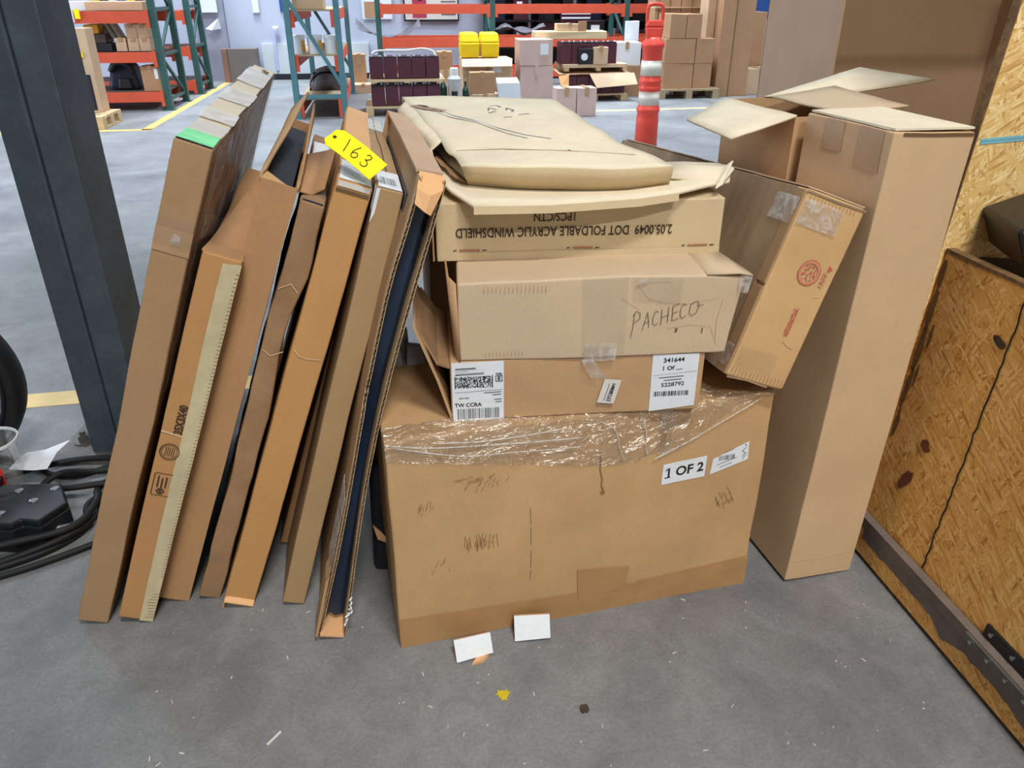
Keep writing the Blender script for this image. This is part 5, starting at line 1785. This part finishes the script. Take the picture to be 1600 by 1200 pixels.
PLACE = ['leftmost', 'second from the left', 'middle', 'second from the right', 'rightmost']
for r_ in range(1):
    for i in range(5):
        battery('maroon battery, ' + PLACE[i] + ' in the lower row of the two tier pallet', -.215 + i * .161, 9.60 + r_ * .28, .107, .158, .25, .26, 'lower row of maroon batteries')
        battery('maroon battery, ' + PLACE[i] + ' in the upper row of the two tier pallet', -.215 + i * .161, 9.60 + r_ * .28, .405, .158, .25, .26, 'upper row of maroon batteries')
sl = thing('pallet', 'thin wooden board between the battery tiers', 'pallet', W(.19, 9.56, .360), GA, 'wooden pallets')
for i in range(4):
    MB().box(-.42, .45, i * .19, i * .19 + .15, .015, .040).build('deck_board', M_WOOD, sl)
for i in range(3):
    MB().box(-.40 + i * .38, -.33 + i * .38, .0, .72, .0, .015).build('slat', M_WOOD, sl)
cb = thing('cable_roll', 'white cable lying over the upper maroon batteries', 'cable', W(.1, 9.62, .668), GA)
MB().tube(spline([(-.28, 0, .0), (-.2, .05, .03), (.1, .04, .03), (.3, .03, .05), (.42, .02, .02), (.44, .0, -.02)], 6), .012, 6).build('cord', M_PAPER2, cb, smooth=True)
bgc('small_carton', 'small brown carton behind the two tier batteries', .66, .87, 11.3, .25, .36, .58, M_BRC)
bgc('base_carton', 'plain carton under the small brown one behind the batteries', .60, .95, 11.28, .4, 0, .355, M_TANC)
bgc('small_carton', 'brown carton standing by the back rack foot', -.50, -.32, 12.2, .25, .0, .50, M_BRC)
bgc('beige_block', 'beige block lying beside the back rack foot', -.54, -.2, 11.9, .3, .0, .12, M_TANC)

# yellow bins on a carton, canister, foam
cbx = bgc('open_carton', 'wide tan carton carrying two yellow bins', .94, 1.58, 10.55, .5, 0, .535, M_TANC, sticker=(.60, .70, .78, 1.0))
MB().hexa([(-.33, -.01, .535), (-.34, -.12, .45), (.30, -.12, .45), (.32, -.01, .535), (-.33, -.005, .542), (-.34, -.12, .458), (.30, -.12, .458), (.32, -.005, .542)]).build('flap', M_TANC, cbx)
for k, (u, lb) in enumerate(((.92, 'bright yellow storage bin, left of the two'), (1.18, 'bright yellow storage bin, right of the two'))):
    t_y = thing('storage_bin', lb, 'bin', W(u + .125, 10.62, .549), GA, 'yellow bins')
    MB().hexa([(-.11, 0, 0), (.11, 0, 0), (.11, .3, 0), (-.11, .3, 0), (-.12, -.02, .17), (.12, -.02, .17), (.12, .3, .17), (-.12, .3, .17)]).build('bin_body', M_YELLOW, t_y, bevel=.012)
    MB().hexa([(-.12, -.01, .172), (.12, -.01, .172), (.12, .3, .172), (-.12, .3, .172), (-.105, .03, .29), (.105, .03, .29), (.105, .29, .29), (-.105, .29, .29)]).build('bin_cover', M_YELLOW, t_y, bevel=.02)
can = thing('canister', 'grey canister with a white cap and dark label beside the wide carton', 'canister', W(.80, 10.2, 0), GA)
MB().lathe([(.085, 0), (.085, .34), (.05, .38)], 22).build('body', pm('can_grey', (180, 182, 186), .4, .15, 12), can)
MB().lathe([(.05, .38), (.05, .46), (.045, .465)], 18).build('cap', M_WHITE, can)
MB().grid([[(.087 * math.cos(a), .087 * math.sin(a), z) for a in (-2.1, -1.8, -1.5, -1.2)] for z in (.10, .20)]).build('label_print', M_DARK, can)
bt = thing('dark_bottle', 'dark green bottle right of the grey canister', 'bottle', W(.94, 10.25, 0), GA)
MB().lathe([(.04, 0), (.04, .2), (.015, .25), (.015, .30)], 14).build('body', pm('bottle_green', (30, 60, 50), .3, .1, 10), bt)
bt = thing('dark_bottle', 'dark green bottle left of the grey canister', 'bottle', W(.66, 10.25, 0), GA)
MB().lathe([(.05, 0), (.05, .24), (.018, .30), (.018, .34)], 14).build('body', MATS['bottle_green'], bt)
bgc('pinkish_carton', 'pinkish brown carton in front of the wide carton', 1.00, 1.32, 10.28, .16, .15, .40, M_BRC, sticker=None)
bgc('pinkish_carton', 'low brown carton under the pinkish brown one', 1.02, 1.36, 10.26, .2, 0, .148, M_TANC)
fm = thing('foam_insert', 'white moulded foam insert in front of the tan carton stack', 'foam', W(1.50, 10.05, 0), GA)
MB().hexa([(-.17, 0, 0), (.19, 0, 0), (.19, .25, 0), (-.17, .25, 0), (-.17, 0, .09), (.19, 0, .09), (.19, .25, .09), (-.17, .25, .09)]).build('base', M_WHITE, fm, bevel=.008)
MB().hexa([(-.14, .02, .09), (.12, .02, .09), (.12, .22, .09), (-.14, .22, .09), (-.19, -.01, .30), (.10, -.01, .30), (.10, .22, .34), (-.17, .22, .34)]).build('upper_shell', M_WHITE, fm, bevel=.01)

# tan stack, batteries on cardboard, white boxes
g = 'tan cartons stacked beside the batteries'
bgc('shipping_carton', 'pinkish tan carton with a white label, top of the two high stack', 1.68, 2.12, 10.60, .42, .445, .755, M_PINKC, group=g, sticker=(.62, .42, .86, .84), tape=None)
bgc('shipping_carton', 'pinkish tan carton at the bottom of the two high stack', 1.69, 2.13, 10.60, .42, .0, .443, M_PINKC, group=g, tape=M_PINKC)
g = 'small pinkish cartons on the floor'
bgc('small_carton', 'small pinkish carton on the floor, left of the pair', 1.90, 2.135, 9.22, .26, 0, .31, M_PINKC, group=g)
bgc('small_carton', 'small pinkish carton on the floor, right of the pair', 2.14, 2.37, 9.22, .26, 0, .31, M_PINKC, group=g)
pallet('low wooden pallet under the cardboard covered maroon batteries', 2.25, 3.15, 10.60, 11.3, .085, M_WOOD)
for i in range(5):
    battery('maroon battery, ' + PLACE[i] + ' under the drooping cardboard cover', 2.30 + i * .165, 10.66, .087, .162, .25, .26, 'covered maroon batteries', lid=False)
cv = thing('cardboard_cover', 'tan cardboard sheets draped over the lower maroon batteries', 'cardboard', W(2.72, 10.62, .31), GA)
MB().hexa([(-.50, .0, .02), (.45, -.02, .03), (.45, .6, .05), (-.50, .6, .05), (-.50, .0, .026), (.45, -.02, .036), (.45, .6, .056), (-.50, .6, .056)]).build('sheet', M_TANC, cv)
MB().hexa([(-.10, -.02, .02), (.50, -.04, .03), (.52, -.14, -.10), (-.02, -.12, -.14), (-.10, -.014, .026), (.50, -.034, .036), (.526, -.14, -.096), (-.014, -.12, -.136)]).build('drooping_flap', M_TANC, cv)
MB().hexa([(-.52, -.03, .0), (-.38, -.03, .02), (-.40, -.10, -.12), (-.50, -.10, -.10), (-.52, -.024, .006), (-.38, -.024, .026), (-.394, -.10, -.114), (-.494, -.10, -.094)]).build('torn_flap', M_E, cv)
MB().box(-.45, .42, .02, .6, .10, .14).build('upper_sheet', M_TANC, cv)
for x in (-.43, .0, .36):
    MB().box(x, x + .06, .03, .6, .056, .10).build('spacer', M_WOOD, cv)
for i in range(5):
    battery('maroon battery, ' + PLACE[i] + ' on top of the cardboard sheets', 2.24 + i * .152, 10.70, .452, .150, .28, .26, 'upper covered maroon batteries')
bb = bgc('printed_box', 'small black box with a white round logo before the maroon batteries', 2.47, 2.66, 10.63, .06, .452, .64, M_BLACK, tape=None)
MB().tube([(-.02, -.010, .09), (-.02, -.006, .09)], .045, 16).build('round_logo', M_PAPER, bb)
bgc('small_carton', 'small tan upright carton before the maroon batteries', 2.67, 2.86, 10.62, .07, .452, .66, M_TANC)
bgc('beige_sheet', 'long beige carton lid on top of the maroon batteries', 1.96, 2.94, 11.02, .3, .735, .83, pm('beige_card', (226, 202, 160), .7, .05, 8), tape=None)
bgc('small_carton', 'low tan carton on the beige lid', 2.26, 2.62, 11.06, .2, .832, .92, M_TANC)
bgc('small_carton', 'narrow upright brown carton on the beige lid', 2.54, 2.66, 11.03, .02, .74, .95, M_BRC, tape=None)
bgc('white_box', 'white box with blue print beside the orange post', 3.03, 3.42, 11.0, .35, .40, .69, M_WHITE, sticker=(.1, .3, .25, .7))
bgc('plain_carton', 'plain carton under the white box beside the orange post', 3.05, 3.50, 10.98, .4, 0, .398, M_BRC)
bgc('white_box', 'tall narrow white box behind the orange post', 3.32, 3.50, 11.4, .1, .0, .94, M_WHITE, tape=None)
tag(MB().lathe([(.04, 0), (.05, .03), (.03, .06)], 14, (0, 0, 0)).build('tape_roll', M_TAPE2), 'tan tape roll on the floor by the low pallet', 'tape roll').location = W(3.25, 10.3, 0)

# dark shelving along the back wall
sh = thing('shelf_unit', 'dark shelving full of bins along the back wall', 'shelf', W(1.62, 13.72, 0), GA)
for z in (.02, .46, .86, 1.26):
    MB().box(0, 3.0, 0, .36, z, z + .03).build('shelf_board', M_DARK, sh)
for x in (0, .70, 1.45, 2.2, 2.96):
    MB().box(x, x + .045, 0, .36, 0, 1.6).build('divider', M_GREYT if x else M_DARK, sh)
MB().box(0, 3.0, .34, .36, 0, 1.6).build('back_sheet', M_DARK, sh)
rnd = random.Random(5)
cols = [(M_DARK, 'charcoal'), (M_NAVYB, 'navy'), (M_MAROON, 'maroon'), (M_BLACK, 'black')]
spots = ['far left', 'left', 'left centre', 'centre', 'right centre', 'right', 'far right']
for lv, (z, nm) in enumerate(((.492, 'lower'), (.892, 'upper'))):
    for k in range(7):
        m_, cn = cols[(k + lv) % 4]
        u = 1.68 + k * .40 + (.02 if k > 1 else 0)
        hh = .24 + .06 * ((k * 7 + lv) % 3)
        tb = bgc('storage_bin', cn + ' bin at the ' + spots[k] + ' of the ' + nm + ' dark shelf', u, u + .26, 13.76, .25, z, z + hh, m_, 'bin', 'bins on the dark shelving', None, sticker=(.2, .45, .55, .75) if k % 2 else None)
gs = thing('grey_sheet', 'grey plastic sheet lying on the orange beam left of the beige lid', 'plastic sheet', W(1.95, 12.72, .685), GA)
rows = [[(-.28 + i * .075, j * .15, .10 + .09 * math.sin(i * .8) * math.sin(.5 + j) + .03 * noise.noise(Vector((i, j, 2)))) for j in range(4)] for i in range(11)]
MB().grid(rows).build('sheet', M_GREYT, gs, smooth=True, solid=.004)
bgc('lime_box', 'lime green box on the upper dark shelf', 2.36, 2.60, 13.66, .06, .99, 1.10, pm('lime', (168, 222, 40), .5, .05, 10), tape=None)
st_ = bgc('striped_crate', 'maroon crate with white stripes on the dark shelves', 2.84, 3.34, 13.60, .1, .86, 1.10, M_MAROON, 'crate', tape=None)
for k in range(3):
    MB().box(-.24, .24, -.009, -.005, .05 + k * .065, .075 + k * .065).build('white_stripe', M_PAPER, st_)
bk = bgc('black_crate', 'black crate with a white label hung below the striped crate', 3.02, 3.36, 12.76, .3, .685, .90, M_BLACK, 'crate', tape=None, sticker=(.35, .25, .75, .75))

# right side: cartons on pallet, tall cartons
pallet('worn wooden pallet under the six brown cartons', 3.60, 4.45, 10.62, 11.3, .125, M_WOODG)
g = 'brown cartons stacked on the worn pallet'
for u0, u1, z0, z1, lb in ((3.66, 4.07, .127, .44, 'brown carton, bottom left on the worn pallet'), (4.08, 4.33, .127, .44, 'brown carton, bottom right on the worn pallet'),
                           (3.66, 4.07, .442, .745, 'brown carton, middle left on the worn pallet'), (4.08, 4.33, .442, .745, 'brown carton, middle right on the worn pallet'),
                           (3.70, 3.915, .750, 1.04, 'brown carton, top left on the worn pallet'), (3.92, 4.13, .750, 1.04, 'brown carton, top right on the worn pallet')):
    bgc('shipping_carton', lb, u0, u1, 10.68, .5, z0, z1, M_BRC, group=g, tape=None)
ta = bgc('tall_carton', 'very wide tall carton standing behind the six brown cartons', 3.72, 4.62, 11.45, .35, 0, 1.60, M_BRC, tape=None)
for k in range(5):
    MB().box(-.40 + k * .16, -.392 + k * .16, -.007, -.003, .8, 1.6).build('panel_seam', M_SCUFF, ta)
MB().box(-.45, .45, -.02, .35, 1.10, 1.112).build('panel_edge', M_CREASE, ta)
bgc('tall_carton', 'tall narrow tan carton left of the rounded tall one', 4.34, 4.45, 11.05, .3, 0, 1.5, M_TANC, tape=None)
tb = bgc('tall_carton', 'tall light carton standing on the floor right of the worn pallet', 4.46, 4.92, 10.82, .4, 0, 1.55, M_BRC, tape=None)
MB().box(-.04, -.034, -.009, -.004, 0, 1.55).build('panel_seam', M_SCUFF, tb)
bgc('shipping_carton', 'low pale carton with print beside the large open carton', 4.96, 5.40, 10.95, .4, 0, .34, M_TANC, sticker=(.45, .55, .95, .85))
bgc('tall_carton', 'slim upright brown carton behind the low pale one', 5.12, 5.36, 11.40, .3, .0, 1.05, M_BRC, tape=None)
bgc('blue_box', 'blue drum box with white spots at the far right', 5.40, 5.75, 11.7, .3, .95, 1.30, M_BLUE, tape=None, sticker=(.6, .1, .8, .2))
for k in range(3):
    bgc('small_carton', ['bottom', 'middle', 'top'][k] + ' small carton of the stack under the blue box', 5.42, 5.72, 11.68, .3, .0 + k * .316, .312 + k * .316, [M_BRC, M_TANC, M_PINKC][k])

# orange delineator post
dl = thing('delineator_post', 'bright orange traffic post with two white reflective bands', 'traffic post', W(2.02, 6.2, 0), GA)
MB().lathe([(.24, 0), (.24, .03), (.20, .055), (.09, .07)], 8).build('base', M_RUBBER, dl)
MB().lathe([(.092, .06), (.088, .40), (.084, .44), (.092, .455), (.092, .475), (.082, .49), (.080, .60), (.088, .615), (.088, .635), (.080, .65), (.088, .665), (.088, .685), (.079, .70),
            (.078, .83), (.078, .90), (.090, .925), (.090, .945), (.060, .975), (.054, .99)], 28).build('tube', M_CONE, dl, smooth=True)
MB().lathe([(.0825, .50), (.0815, .60)], 28).build('white_band', M_REFL, dl, smooth=True)
MB().lathe([(.0805, .715), (.0797, .825)], 28).build('white_band', M_REFL, dl, smooth=True)
MB().hexa([(-.055, -.04, .985), (.055, -.04, .985), (.055, .04, .985), (-.055, .04, .985), (-.068, -.035, 1.06), (.068, -.035, 1.06), (.068, .035, 1.06), (-.068, .035, 1.06)]).build('head', M_CONE, dl, bevel=.012)
MB().hexa([(-.068, -.035, 1.06), (.068, -.035, 1.06), (.068, .035, 1.06), (-.068, .035, 1.06), (-.058, -.03, 1.105), (.058, -.03, 1.105), (.058, .03, 1.105), (-.058, .03, 1.105)]).build('head_top', M_CONE, dl, bevel=.008)
MB().tube(spline([(-.058, 0, 1.09), (-.060, 0, 1.15), (-.050, 0, 1.205), (0, 0, 1.215), (.050, 0, 1.205), (.060, 0, 1.15), (.058, 0, 1.09)], 5), .014, 8).build('handle', M_CONE, dl, smooth=True)
